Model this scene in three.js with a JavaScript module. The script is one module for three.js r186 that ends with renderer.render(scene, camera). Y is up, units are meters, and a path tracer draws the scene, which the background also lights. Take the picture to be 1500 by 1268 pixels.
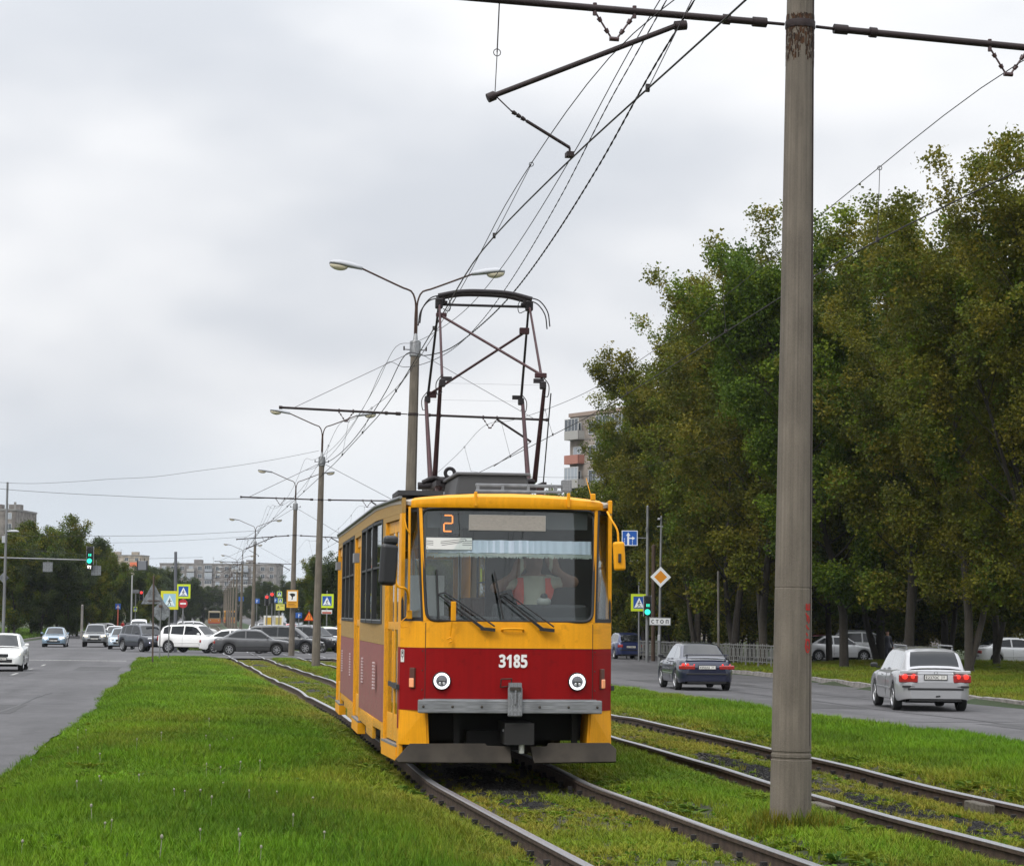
import * as THREE from 'three';
import { mergeGeometries, toCreasedNormals } from 'three/addons/utils/BufferGeometryUtils.js';
import { RoundedBoxGeometry } from 'three/addons/geometries/RoundedBoxGeometry.js';
import { MarchingCubes } from 'three/addons/objects/MarchingCubes.js';

// ---------- camera, sky, light, exposure ----------
const scene = new THREE.Scene();
const EYE = 1.7, FOC = 3200, CX = 750, CY = 634;
const camera = new THREE.PerspectiveCamera(2 * Math.atan(634 / FOC) * 180 / Math.PI, 1500 / 1268, 0.1, 6000);
camera.position.set(0, EYE, 0);
camera.rotation.order = 'YXZ';
camera.rotation.x = Math.atan(264.8 / FOC);
camera.rotation.z = 0.6 * Math.PI / 180;
camera.updateMatrixWorld(true);
scene.add(camera);

const renderer = new THREE.WebGLRenderer({ antialias: true });
renderer.setSize(1024, 865);
renderer.toneMapping = THREE.LinearToneMapping;
renderer.toneMappingExposure = 1.1;
renderer.shadowMap.enabled = true;

function rng(seed) { let s = seed | 0; return () => { s = (s + 0x6d2b79f5) | 0; let t = Math.imul(s ^ (s >>> 15), 1 | s); t = (t + Math.imul(t ^ (t >>> 7), 61 | t)) ^ t; return ((t ^ (t >>> 14)) >>> 0) / 4294967296; }; }
function hash2(x, y) { let h = Math.imul(x | 0, 374761393) ^ Math.imul(y | 0, 668265263); h = Math.imul(h ^ (h >>> 13), 1274126177); return ((h ^ (h >>> 16)) >>> 0) / 4294967296; }
function hash3(x, y, z) { return hash2(x + z * 57, y - z * 131); }
const fade = t => t * t * (3 - 2 * t), lerp = (a, b, t) => a + (b - a) * t, clamp = (x, a = 0, b = 1) => Math.max(a, Math.min(b, x));
const sm = (a, b, x) => fade(clamp((x - a) / (b - a)));
function noise2(x, y) { const i = Math.floor(x), j = Math.floor(y), u = fade(x - i), v = fade(y - j); return lerp(lerp(hash2(i, j), hash2(i + 1, j), u), lerp(hash2(i, j + 1), hash2(i + 1, j + 1), u), v); }
function noise3(x, y, z) {
  const i = Math.floor(x), j = Math.floor(y), k = Math.floor(z), u = fade(x - i), v = fade(y - j), w = fade(z - k), r = [];
  for (let c = 0; c < 2; c++) r.push(lerp(lerp(hash3(i, j, k + c), hash3(i + 1, j, k + c), u), lerp(hash3(i, j + 1, k + c), hash3(i + 1, j + 1, k + c), u), v));
  return lerp(r[0], r[1], w);
}
const fbm2 = (x, y, n = 4) => { let s = 0, a = .5, t = 0; for (let i = 0; i < n; i++) { s += a * noise2(x, y); t += a; a *= .5; x = x * 2.03 + 17.1; y = y * 2.03 + 9.7; } return s / t; };
const fbm3 = (x, y, z, n = 4) => { let s = 0, a = .5, t = 0; for (let i = 0; i < n; i++) { s += a * noise3(x, y, z); t += a; a *= .5; x = x * 2.03 + 17.1; y = y * 2.03 + 9.7; z = z * 2.03 + 3.3; } return s / t; };

// overcast sky: an even cloud deck with soft banks, brighter towards the zenith as an overcast sky is
{
  const W = 2048, H = 1024, data = new Float32Array(W * H * 4);
  for (let j = 0; j < H; j++) {
    const el = ((j + .5) / H - .5) * Math.PI, y = Math.sin(el), c = Math.cos(el);
    for (let i = 0; i < W; i++) {
      const az = ((i + .5) / W - .5) * 2 * Math.PI, x = c * Math.cos(az), z = c * Math.sin(az), o = (j * W + i) * 4;
      if (y < -.03) { data[o] = .3; data[o + 1] = .3; data[o + 2] = .3; data[o + 3] = 1; continue; }
      const yy = Math.max(y, 0), k = 1 / (yy + .22);
      const n1 = fbm3(x * k * 1.05 + 4.2, z * k * 1.05 + 1.7, yy * 2, 4), n2 = fbm3(x * 6 + 11, yy * 15 + 3, z * 6 + 7, 5);
      let g = clamp((n1 - .5) * 2.2 + (n2 - .5) * 1.9 + .5);      // 0 grey bank .. 1 bright cloud
      g = fade(g);
      const low = sm(.11, .0, yy) * .8, zen = 1 + 2.7 * Math.pow(yy, 2.2);
      const r = lerp(.59, .83, g), gg = lerp(.62, .84, g), b = lerp(.67, .86, g);
      data[o] = lerp(r, .66, low) * zen; data[o + 1] = lerp(gg, .73, low) * zen; data[o + 2] = lerp(b, .80, low) * zen; data[o + 3] = 1;
    }
  }
  const sky = new THREE.DataTexture(data, W, H, THREE.RGBAFormat, THREE.FloatType);
  sky.mapping = THREE.EquirectangularReflectionMapping; sky.magFilter = THREE.LinearFilter; sky.minFilter = THREE.LinearFilter; sky.needsUpdate = true;
  scene.background = sky; scene.environment = sky;
  scene.backgroundIntensity = 1; scene.environmentIntensity = 1;
}
const sun = new THREE.DirectionalLight(new THREE.Color(1, .96, .9), 1.5);
sun.position.set(-45, 80, 25); sun.target.position.set(0, 0, -40);
sun.castShadow = true; sun.shadow.radius = 40; sun.shadow.mapSize.set(2048, 2048);
Object.assign(sun.shadow.camera, { left: -120, right: 120, top: 120, bottom: -120, near: 1, far: 400 });
scene.add(sun, sun.target);
scene.fog = new THREE.FogExp2(0xdfe6ee, 0.00008);

// ---------- pixel -> direction helpers (photo pixels, 1500 x 1268) ----------
const V = (x, y, z) => new THREE.Vector3(x, y, z);
function P(px, py, d) {            // point at depth d (metres along -z)
  const r = V((px - CX) / FOC, (CY - py) / FOC, -1).applyQuaternion(camera.quaternion);
  return V(0, EYE, 0).addScaledVector(r, d / -r.z);
}
// ---------- names and tags ----------
const taken = new Map();
function numbered(name) { const n = taken.get(name) ?? 0; taken.set(name, n + 1); return n ? `${name}_${String(n).padStart(3, '0')}` : name; }
function tag(o, label, category, group) { o.userData.label = label; o.userData.category = category; if (group) o.userData.group = group; return o; }
function thing(name, label, category, pos = [0, 0, 0], turn = 0, group) {
  const o = new THREE.Group(); o.name = numbered(name); scene.add(o); o.position.set(...(pos.isVector3 ? pos.toArray() : pos)); o.rotation.y = turn;
  return tag(o, label, category, group);
}
function clean(g) { if (g.index) g = g.toNonIndexed(); for (const k of Object.keys(g.attributes)) if (!['position', 'normal', 'uv'].includes(k)) g.deleteAttribute(k); if (!g.attributes.uv) g.setAttribute('uv', new THREE.BufferAttribute(new Float32Array(g.attributes.position.count * 2), 2)); if (!g.attributes.normal) g.computeVertexNormals(); g.clearGroups?.(); return g; }
function merged(gs) { return gs.length === 1 ? gs[0] : mergeGeometries(gs.map(clean), false); }
function mesh(name, gs, mat, parent) {
  const m = new THREE.Mesh(Array.isArray(gs) ? merged(gs) : gs, mat); m.castShadow = m.receiveShadow = true;
  if (parent) { m.name = name; parent.add(m); } else { m.name = numbered(name); scene.add(m); }
  return m;
}
function struct(name, gs, mat) { const m = mesh(name, gs, mat); m.userData.kind = 'structure'; return m; }
function dup(root, pos, turn, label, group) {
  const r = root.clone(); r.name = numbered(root.name.replace(/_\d{3}$/, '')); scene.add(r); r.userData = { ...root.userData };
  if (pos) r.position.set(...(pos.isVector3 ? pos.toArray() : pos)); if (turn !== undefined) r.rotation.y = turn;
  if (label) r.userData.label = label; if (group) r.userData.group = group; return r;
}
// ---------- geometry helpers ----------
function box(w, h, d, x = 0, y = 0, z = 0, rx = 0, ry = 0, rz = 0) { const g = new THREE.BoxGeometry(w, h, d); if (rx || ry || rz) g.applyMatrix4(new THREE.Matrix4().makeRotationFromEuler(new THREE.Euler(rx, ry, rz))); return g.translate(x, y, z); }
function rbox(w, h, d, r, x = 0, y = 0, z = 0, rx = 0, ry = 0, rz = 0) { const g = new RoundedBoxGeometry(w, h, d, 2, Math.min(r, w / 2.01, h / 2.01, d / 2.01)); if (rx || ry || rz) g.applyMatrix4(new THREE.Matrix4().makeRotationFromEuler(new THREE.Euler(rx, ry, rz))); return g.translate(x, y, z); }
const UP = V(0, 1, 0);
function bar(a, b, r1, r2 = r1, seg = 8) {   // tapered round bar from a to b
  a = a.isVector3 ? a : V(...a); b = b.isVector3 ? b : V(...b);
  const L = a.distanceTo(b), g = new THREE.CylinderGeometry(r2, r1, L, seg, 1); g.translate(0, L / 2, 0);
  g.applyQuaternion(new THREE.Quaternion().setFromUnitVectors(UP, b.clone().sub(a).normalize())); return g.translate(a.x, a.y, a.z);
}
function tube(pts, r, n = 24, rad = 6, closed = false) { return new THREE.TubeGeometry(new THREE.CatmullRomCurve3(pts.map(p => p.isVector3 ? p : V(...p)), closed), n, r, rad, closed); }
function poly(pts, r, rad = 6) { const gs = []; for (let i = 0; i + 1 < pts.length; i++) gs.push(bar(pts[i], pts[i + 1], r, r, rad)); return merged(gs.map(clean)); }
function lathe(pts, seg = 20) { return new THREE.LatheGeometry(pts.map(p => new THREE.Vector2(...p)), seg); }
function extrude(pts, depth, bevel = 0, holes = []) {
  const s = new THREE.Shape(pts.map(p => new THREE.Vector2(...p))); for (const h of holes) s.holes.push(new THREE.Path(h.map(p => new THREE.Vector2(...p))));
  return new THREE.ExtrudeGeometry(s, { depth, bevelEnabled: bevel > 0, bevelSize: bevel, bevelThickness: bevel, bevelSegments: 2, bevelOffset: -bevel, curveSegments: 8 });
}
function hexa(c) {      // 8 corners: 0-3 one face (ccw seen from outside), 4-7 the opposite ones
  const f = [[0, 1, 2, 3], [7, 6, 5, 4], [4, 5, 1, 0], [5, 6, 2, 1], [6, 7, 3, 2], [7, 4, 0, 3]], p = [], u = [];
  for (const q of f) for (const k of [0, 1, 2, 0, 2, 3]) { p.push(...c[q[k]]); u.push([0, 1, 1, 0][k], [0, 0, 1, 1][k]); }
  const g = new THREE.BufferGeometry(); g.setAttribute('position', new THREE.Float32BufferAttribute(p, 3)); g.setAttribute('uv', new THREE.Float32BufferAttribute(u, 2)); g.computeVertexNormals(); return g;
}
const circle = (r, n, x = 0, y = 0) => Array.from({ length: n }, (_, i) => [x + r * Math.cos(i / n * 2 * Math.PI), y + r * Math.sin(i / n * 2 * Math.PI)]);
// ---------- materials ----------
const lin = (r, g, b) => new THREE.Color().setRGB(r, g, b);
const col = c => Array.isArray(c) ? lin(...c) : new THREE.Color(c);
function M(c, rough = .6, metal = 0, extra = {}) { return new THREE.MeshPhysicalMaterial({ color: col(c), roughness: rough, metalness: metal, ...extra }); }
function canvasTex(w, h, draw, srgb = true) { const c = document.createElement('canvas'); c.width = w; c.height = h; draw(c.getContext('2d'), w, h); const t = new THREE.CanvasTexture(c); if (srgb) t.colorSpace = THREE.SRGBColorSpace; t.magFilter = THREE.LinearFilter; return t; }
function noiseTex(n, f, srgb = true) {   // tileable-by-mirror grey/colour noise: f(u,v) -> [r,g,b] 0..1
  const d = new Uint8Array(n * n * 4);
  for (let j = 0; j < n; j++) for (let i = 0; i < n; i++) { const c = f(i / n, j / n), o = (j * n + i) * 4; for (let k = 0; k < 3; k++) d[o + k] = clamp(c[k]) * 255; d[o + 3] = 255; }
  const t = new THREE.DataTexture(d, n, n); if (srgb) t.colorSpace = THREE.SRGBColorSpace; t.wrapS = t.wrapT = THREE.MirroredRepeatWrapping; t.magFilter = THREE.LinearFilter; t.needsUpdate = true; return t;
}
const rep = (t, x, y = x) => { const c = t.clone(); c.repeat.set(x, y); return c; };
const T_grain = noiseTex(512, (u, v) => { const a = fbm2(u * 40, v * 40, 5), b = hash2(u * 512, v * 512), k = .80 + (a - .5) * .28 + (b - .5) * .14; return [k, k, k]; });
const T_blotch = noiseTex(512, (u, v) => { const a = fbm2(u * 7, v * 7, 6), k = .84 + (a - .5) * .5; return [k, k * .995, k * .985]; });
const T_bump = noiseTex(512, (u, v) => { const a = fbm2(u * 70, v * 70, 3) * .6 + hash2(u * 512, v * 512) * .4; return [a, a, a]; }, false);

// ---------- layout: d = depth from the camera, u = offset to the right of the left track's centre line ----------
const slopeAt = d => d < 21.5 ? -.186 : d < 23 ? lerp(-.186, -.126, (d - 21.5) / 1.5) : d < 37 ? -.126 : d < 40 ? lerp(-.126, -.155, (d - 37) / 3) : d < 120 ? -.155 : d < 140 ? lerp(-.155, -.14, (d - 120) / 20) : -.14;
const XT = []; { let x = -.035; const D0 = 22.7, st = .1; XT.base = -200; const N = 30000, arr = new Float32Array(N); const i0 = Math.round((D0 + 200) / st); arr[i0] = x; for (let i = i0 + 1; i < N; i++) arr[i] = arr[i - 1] + st * slopeAt(-200 + (i - .5) * st); for (let i = i0 - 1; i >= 0; i--) arr[i] = arr[i + 1] - st * slopeAt(-200 + (i + .5) * st); XT.a = arr; }
const X = d => { const f = clamp((d + 200) / .1, 0, 29998), i = Math.floor(f); return lerp(XT.a[i], XT.a[i + 1], f - i); };
const Tn = [[-500, 0], [25, 0], [110, -.65], [160, -1.04], [300, -1.3], [6000, -1.3]];
const T = d => { for (let i = 1; i < Tn.length; i++) if (d <= Tn[i][0]) { const [a, ya] = Tn[i - 1], [b, yb] = Tn[i]; return lerp(ya, yb, (d - a) / (b - a)); } return -1.3; };   // rail head height
const CR0 = 111, CR1 = 146;           // the cross street
const L_EDGE = d => -5.58 + .08 * Math.sin(d * .3), L_FAR = -17.5, R_EDGE = d => 9 + .3 * Math.sin(d * .11);
const R_FAR = d => lerp(16.9, 20.3, sm(50, 92, d)) + 9 * sm(98, 112, d) ** 2;
const road = d => T(d) - lerp(.25, .02, sm(96, 113, d));     // road surface height
const inRoad = (u, d) => (d > CR0 && d < CR1) || (u > L_FAR && u < L_EDGE(d)) || (u > R_EDGE(d) && u < R_FAR(d));
function ground(u, d) {               // bare earth
  const t = T(d), bed = t - .15;
  let h;
  if (u < L_FAR) h = road(d) + .14 + .1 * sm(L_FAR, L_FAR - 8, u);
  else if (u < L_EDGE(d)) h = road(d) - .07;
  else if (u < -1.3) { const k = sm(L_EDGE(d), L_EDGE(d) + 1.0, u); h = lerp(road(d) - .05, bed + .09 + .05 * Math.sin(clamp((u + 5.4) / 4.1) * Math.PI), k); }
  else if (u < 5.0) { const tr = Math.min(Math.abs(u), Math.abs(u - 3.5)); h = bed + .12 * sm(.9, 1.35, tr) + .03 * sm(.5, .0, tr); }
  else if (u < R_EDGE(d)) { const k = sm(R_EDGE(d) - 1.0, R_EDGE(d), u); h = lerp(bed + .11 + .04 * Math.sin(clamp((u - 5) / 4) * Math.PI), road(d) - .05, k); }
  else if (u < R_FAR(d)) h = road(d) - .07;
  else h = road(d) + .13 + .12 * sm(R_FAR(d), R_FAR(d) + 6, u);
  if (d > CR0 - 1.2 && d < CR1 + .6 && (u > L_FAR - 40)) { const k = sm(CR0 - 1.2, CR0, d); h = lerp(h, road(d) - .07, k); }
  h += (fbm2(u * .9 + 50, d * .5, 3) - .5) * (inRoad(u, d) ? .0 : Math.abs(u) < 1.2 || Math.abs(u - 3.5) < 1.2 ? .05 : .12);
  return h;
}
const gy = (x, d) => { const u = x - X(d); return inRoad(u, d) ? road(d) : ground(u, d); };
const G = (px, d, py = 930) => { const p = P(px, py, d); p.y = gy(p.x, d); return p; };       // the spot on the ground under a pixel column, at depth d
const W = (u, d, y = 0) => V(X(d) + u, y, -d);
const AWAY = d => Math.atan2(1, slopeAt(d));  // heading of travel away from the camera (rotation.y of a car, +x forward)

// tangent grid sheet in (u, d)
function sheet(us, ds, hf, cf) {
  const p = [], c = [], uv = [], ix = [], nu = us.length;
  for (const d of ds) { const x0 = X(d); for (const u of us) { const uu = typeof u === 'function' ? u(d) : u; p.push(x0 + uu, hf(uu, d), -d); uv.push((x0 + uu), d); if (cf) c.push(...cf(uu, d)); } }
  for (let j = 0; j + 1 < ds.length; j++) for (let i = 0; i + 1 < nu; i++) { const a = j * nu + i; ix.push(a, a + 1, a + nu, a + 1, a + nu + 1, a + nu); }
  const g = new THREE.BufferGeometry(); g.setAttribute('position', new THREE.Float32BufferAttribute(p, 3)); g.setAttribute('uv', new THREE.Float32BufferAttribute(uv, 2)); if (cf) g.setAttribute('color', new THREE.Float32BufferAttribute(c, 3)); g.setIndex(ix); g.computeVertexNormals(); return g;
}
const range = (a, b, s) => { const r = []; for (let x = a; x < b - 1e-6; x += s) r.push(x); r.push(b); return r; };
const dryness = (u, d) => { const tr = Math.min(Math.abs(u), Math.abs(u - 3.5)); return clamp(sm(2.3, .5, tr) * .75 + (fbm2(u * .5 + 7, d * .18 + 3, 3) - .5) * 1.1); };
const soot = (u, d) => { const tr = Math.min(Math.abs(u - .0), Math.abs(u - 3.5)); return sm(.46, .08, tr) * sm(.50, .66, fbm2(u * 1.1 + 3, d * .34 + 1.5, 4)); };   // black oily ballast between the rails
const earthColor = (u, d) => {
  const n = fbm2(u * 2.2, d * 2.2, 4), k = .75 + .5 * n, dr = dryness(u, d), so = soot(u, d);
  const g = [.035, .07, .014], e = [.085, .068, .042], s = [.016, .015, .017];
  let t = clamp(dr * 1.3); const far = Math.abs(u) > 22 ? .35 : 0; t = Math.max(t, far * n * 1.6);
  return [0, 1, 2].map(i => lerp(lerp(g[i], e[i], t) * k, s[i] * (.7 + .6 * n), so));
};
{
  const us = [...range(-400, -40, 30), ...range(-36, -6.5, 1.2), ...range(-6.4, 9.8, .2), ...range(10.2, 24, .7), ...range(25, 60, 3), ...range(70, 480, 40)];
  const ds = [...range(-60, 6, 6), ...range(7, 12, 1), ...range(12.3, 60, .3), ...range(60.7, 150, .8), ...range(154, 400, 12), 470, 600, 900, 1400, 2200, 3500];
  const g = sheet(us, ds, ground, earthColor);
  struct('ground', g, new THREE.MeshStandardMaterial({ vertexColors: true, roughness: 1, map: rep(T_grain, 1.3), bumpMap: rep(T_bump, 1.5), bumpScale: .02 }));
}
// roads
const T_asph = noiseTex(1024, (u, v) => { const f = hash2(u * 1024, v * 1024), a = fbm2(u * 22, v * 22, 4), b = fbm2(u * 3.5, v * 3.5, 4), k = .70 + (f - .5) * .20 + (a - .5) * .16 + (b - .5) * .22; return [k, k * .993, k * .995]; });
const asphalt = new THREE.MeshStandardMaterial({ color: lin(.175, .171, .176), roughness: .78, map: rep(T_asph, .22, .1), bumpMap: rep(T_bump, 3), bumpScale: .004, vertexColors: true });
// worn wheel lanes and patched strips along the roads: matter with its own edges
const wear = (u, d) => { const a = fbm2(u * 1.6 + 31, d * .035, 3), b = fbm2(u * .35 + 3, d * .22 + 8, 4); const k = .78 + .62 * (a - .32) + .34 * (b - .5); return [k, k, k * 1.005]; };
{
  const dsN = [...range(-60, 12, 4), ...range(13, 60, .75), ...range(61, CR0 - 6, 1.5), ...range(CR0 - 5.5, CR0 + 2, .5)];
  const lane = (a, b, n) => Array.from({ length: n + 1 }, (_, i) => d => lerp(typeof a === 'function' ? a(d) : a, typeof b === 'function' ? b(d) : b, i / n));
  struct('road', sheet(lane(L_FAR, d => L_EDGE(d) + .12 * (fbm2(d * 1.4, 3, 3) - .5), 24), dsN, (u, d) => road(d), wear), asphalt).name = 'left_road';
  struct('road', sheet(lane(d => R_EDGE(d) + .16 * (fbm2(d * 1.6, 9, 3) - .5), R_FAR, 24), dsN, (u, d) => road(d), wear), asphalt).name = 'right_road';
  struct('cross_street', sheet([...range(-160, -20, 10), ...range(-18, 22, 1), ...range(24, 220, 12)], range(CR0, CR1, 1), (u, d) => road(d) + .004, wear), asphalt);
  const dsF = [...range(CR1 - .5, 200, 4), ...range(210, 800, 40), 1000];
  struct('road', sheet(lane(L_FAR, -4.6, 10), dsF, (u, d) => road(d), wear), asphalt).name = 'far_left_road';
  struct('road', sheet(lane(8.2, 19.5, 10), dsF, (u, d) => road(d), wear), asphalt).name = 'far_right_road';
}
// sealed cracks and repair patches in the asphalt
{
  const tar = M([.035, .034, .036], .6), patch = M([.11, .108, .11], .85, 0, { map: rep(T_asph, .3) }), rr = rng(91);
  const strip = (u0, d0, u1, d1, w) => { const n = 26, p = [], ix = [], nx = d1 - d0, nu = u1 - u0, L = Math.hypot(nx, nu); for (let i = 0; i <= n; i++) { const t = i / n, wob = (fbm2(t * 7 + u0 * 3, d0, 3) - .5) * .5, u = lerp(u0, u1, t) + wob * nx / L, d = lerp(d0, d1, t) - wob * nu / L, ww = w * (.5 + noise2(t * 20, u0)); for (const s of [-1, 1]) { const uu = u + s * ww * nx / L, dd = d - s * ww * nu / L; p.push(X(dd) + uu, road(dd) + .006, -dd); } if (i) { const a = i * 2; ix.push(a - 2, a - 1, a, a - 1, a + 1, a); } } const g = new THREE.BufferGeometry(); g.setAttribute('position', new THREE.Float32BufferAttribute(p, 3)); g.setIndex(ix); g.computeVertexNormals(); return clean(g); };
  for (const [a, b, c, d] of [[-9.2, 26, -9.5, 62], [-7.4, 34, -7.1, 58], [-12.5, 60, -12.1, 108], [-16, 70, -6.2, 72.5], [-14, 92, -6, 93], [-11, 48, -6, 50], [12.6, 30, 13, 66], [9.6, 44, 16.5, 46], [10.5, 60, 18, 62.5], [15, 56, 15.6, 90], [11.2, 70, 11.5, 104]]) struct('tar_seam', strip(a, b, c, d, .035), tar);
  for (const [u, d, w, L] of [[-8.2, 44, 1.1, 5], [-10.6, 76, 1.6, 7], [-6.9, 88, .9, 8], [11.4, 52, 1.2, 6], [14.4, 74, 1.5, 7], [13.2, 40, 1, 4]]) struct('asphalt_patch', sheet([0, .25, .5, .75, 1].map(k => dd => u + w * (k - .5) * 2 + .05 * (noise2(dd * 2, k * 9) - .5)), range(d, d + L, .5), (uu, dd) => road(dd) + .0045), patch);
}
// kerbs: each stone its own piece near by
const concrete = M([.30, .28, .26], .9, 0, { map: rep(T_blotch, .7), bumpMap: rep(T_bump, 1), bumpScale: .004 });
const concreteDark = M([.21, .195, .175], .92, 0, { map: rep(T_blotch, .9), bumpMap: rep(T_bump, 1), bumpScale: .004 });
{
  const k = new THREE.Group(); k.name = 'kerb'; k.userData.kind = 'structure'; scene.add(k); const r = rng(5);
  for (let d = 47; d < 112; d += 1.0) {
    const u = R_FAR(d) + .09, a = W(u, d), b = W(R_FAR(d + .97) + .09, d + .97), m = a.clone().add(b).multiplyScalar(.5), L = a.distanceTo(b);
    const s = mesh('kerb_stone', rbox(L, .34, .18, .02), concrete, k); s.position.set(m.x, road(d) + .0 + (r() - .5) * .03, m.z); s.rotation.y = Math.atan2(-(b.z - a.z), b.x - a.x) + (r() - .5) * .02;
  }
  const k2 = new THREE.Group(); k2.name = 'crossing_kerb'; k2.userData.kind = 'structure'; scene.add(k2);
  for (let u = -4.6; u < 8.6; u += 1.0) { if (Math.abs(u) < 1.2 || Math.abs(u - 3.5) < 1.2) continue; const p = W(u, CR0 - .7, T(CR0) - .13), s = mesh('kerb_stone', rbox(.97, .3, .16, .02), concreteDark, k2); s.position.copy(p); s.rotation.y = .15; }
  const k3 = new THREE.Group(); k3.name = 'left_road_kerb'; k3.userData.kind = 'structure'; scene.add(k3);
  for (let d = 150; d < 330; d += 2) { const a = W(L_FAR - .1, d), b = W(L_FAR - .1, d + 1.95), m = a.clone().add(b).multiplyScalar(.5), s = mesh('kerb_stone', box(1.98, .3, .18), concrete, k3); s.position.set(m.x, road(d) + .02, m.z); s.rotation.y = Math.atan2(-(b.z - a.z), b.x - a.x); }
}
// lane markings (worn white paint)
{
  const paint = M([.42, .42, .41], .8, 0, { map: rep(T_blotch, 1.5) });
  const mark = (name, u0, u1, d0, d1) => { const g = sheet([u0, (u0 + u1) / 2, u1], range(d0, d1, Math.max(.5, (d1 - d0) / 8)), (u, d) => road(d) + .008); const m = struct('lane_marking', g, paint); return m; };
  for (let d = 60; d < 105; d += 9) mark('l', -9.6, -9.48, d, d + 3);
  mark('s', L_FAR + .6, -6, 104.5, 105.0);
}

// ---------- tram tracks ----------
const rust = M([.088, .058, .042], .88, .1, { map: rep(T_blotch, 2), bumpMap: rep(T_bump, 3), bumpScale: .002 });
const steel = M([.64, .64, .66], .42, 1, { map: rep(T_grain, 2) });
const iron = M([.02, .018, .018], .8, .2);
// uneven old rails: small dips and kinks at the joints, about 12.5 m apart
const railDip = (d, k) => { const t = ((d + k * 3.1) % 12.5) / 12.5; return -.035 * Math.exp(-Math.pow(Math.min(t, 1 - t) * 9, 2)) * (d > 34 ? 1 : .25) + (noise2(d * .22 + k * 9, k) - .5) * (d > 34 ? .05 : .012); };
const railKink = (d, k) => (noise2(d * .13 + k * 5.3, 4.2) - .5) * (d > 38 ? .09 : .02);
function railGeo(uc, k, d0, d1, prof, lift = 0) {
  const ds = [...range(d0, 30, .5), ...range(30.5, 60, .5), ...range(61, Math.min(d1, 150), 1), ...(d1 > 150 ? range(156, d1, 8) : [])], n = prof.length, p = [], uv = [], ix = [];
  let run = 0;
  ds.forEach((d, j) => { const s = slopeAt(d), nx = 1 / Math.hypot(1, s), nz = s / Math.hypot(1, s); const y = T(d) + railDip(d, k) + lift, x0 = X(d) + uc + railKink(d, k); prof.forEach(([a, b], i) => { p.push(x0 + a * nx, y + b, -d + a * nz); uv.push(run + i * .05, d); }); });
  for (let j = 0; j + 1 < ds.length; j++) for (let i = 0; i < n; i++) { const a = j * n + i, b = j * n + (i + 1) % n; ix.push(a, a + n, b, b, a + n, b + n); }
  const g = new THREE.BufferGeometry(); g.setAttribute('position', new THREE.Float32BufferAttribute(p, 3)); g.setAttribute('uv', new THREE.Float32BufferAttribute(uv, 2)); g.setIndex(ix);
  return toCreasedNormals(g, .5);
}
const RAIL = [[-.065, -.17], [-.065, -.16], [-.012, -.135], [-.009, -.05], [-.034, -.036], [-.036, -.008], [-.028, 0], [.028, 0], [.036, -.008], [.034, -.036], [.009, -.05], [.012, -.135], [.065, -.16], [.065, -.17]].reverse();
const RUN = [[-.034, -.012], [-.036, -.004], [-.027, .003], [.027, .003], [.036, -.004], [.034, -.012]].reverse();
const sleeperMat = M([.23, .205, .165], .95, 0, { map: rep(T_blotch, 1.4), bumpMap: rep(T_bump, 2), bumpScale: .01 });
const sleeperMat2 = M([.17, .15, .12], .95, 0, { map: rep(T_blotch, 1.1), bumpMap: rep(T_bump, 2), bumpScale: .01 });
const gSleeper = [2.5, 2.56].map((L, i) => rbox(L, .16, .24 + i * .02, .02)), gClip = merged([box(.05, .05, .09, .0, .0, 0), bar([0, .02, 0], [0, .07, 0], .017, .017, 6), box(.045, .035, .045, 0, .055, 0)].map(clean));
for (const [u, label, id] of [[0, 'tram track under the tram, steel rails set in patchy grass', 0], [3.5, 'empty tram track between concrete pole and right grass verge', 1]]) {
  const t = thing('tram_track', label, 'tram track');
  for (const s of [-1, 1]) {
    const k = id * 2 + (s > 0 ? 1 : 0), r = mesh('rail', railGeo(u + s * .795, k, 4, 420, RAIL), rust, t);
    mesh('running_surface', railGeo(u + s * .795, k, 4, 420, RUN), steel, r);
  }
  const rr = rng(40 + id);
  for (let d = 9.3 + id * .3; d < 64; d += .62) {
    const jit = (rr() - .5) * .05, y = T(d) - .165 - .08 + rr() * .012, s = mesh('sleeper', gSleeper[rr() < .5 ? 0 : 1], rr() < .5 ? sleeperMat : sleeperMat2, t);
    s.position.copy(W(u, d + jit, y)); s.rotation.y = -Math.atan(slopeAt(d)) * -1 + (rr() - .5) * .02; s.rotation.y = -Math.atan2(slopeAt(d), 1) * 1;
    if (d < 46) for (const q of [-1, 1]) for (const e of [-1, 1]) { const c = mesh('rail_clip', gClip, iron, t); c.position.copy(W(u + q * .795 + e * .085, d + jit + q * .02, T(d) - .155 + rr() * .01)); c.rotation.y = rr() * .4; }
  }
  if (id === 1) for (const [uu, d] of [[3.5 - .795 - .1, 20.6], [3.5 + .795 - .1, 20.9]]) { const j = mesh('joint_block', rbox(.11, .13, .55, .015), sleeperMat, t); j.position.copy(W(uu, d, T(d) - .1)); j.rotation.y = .15; }
}

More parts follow.
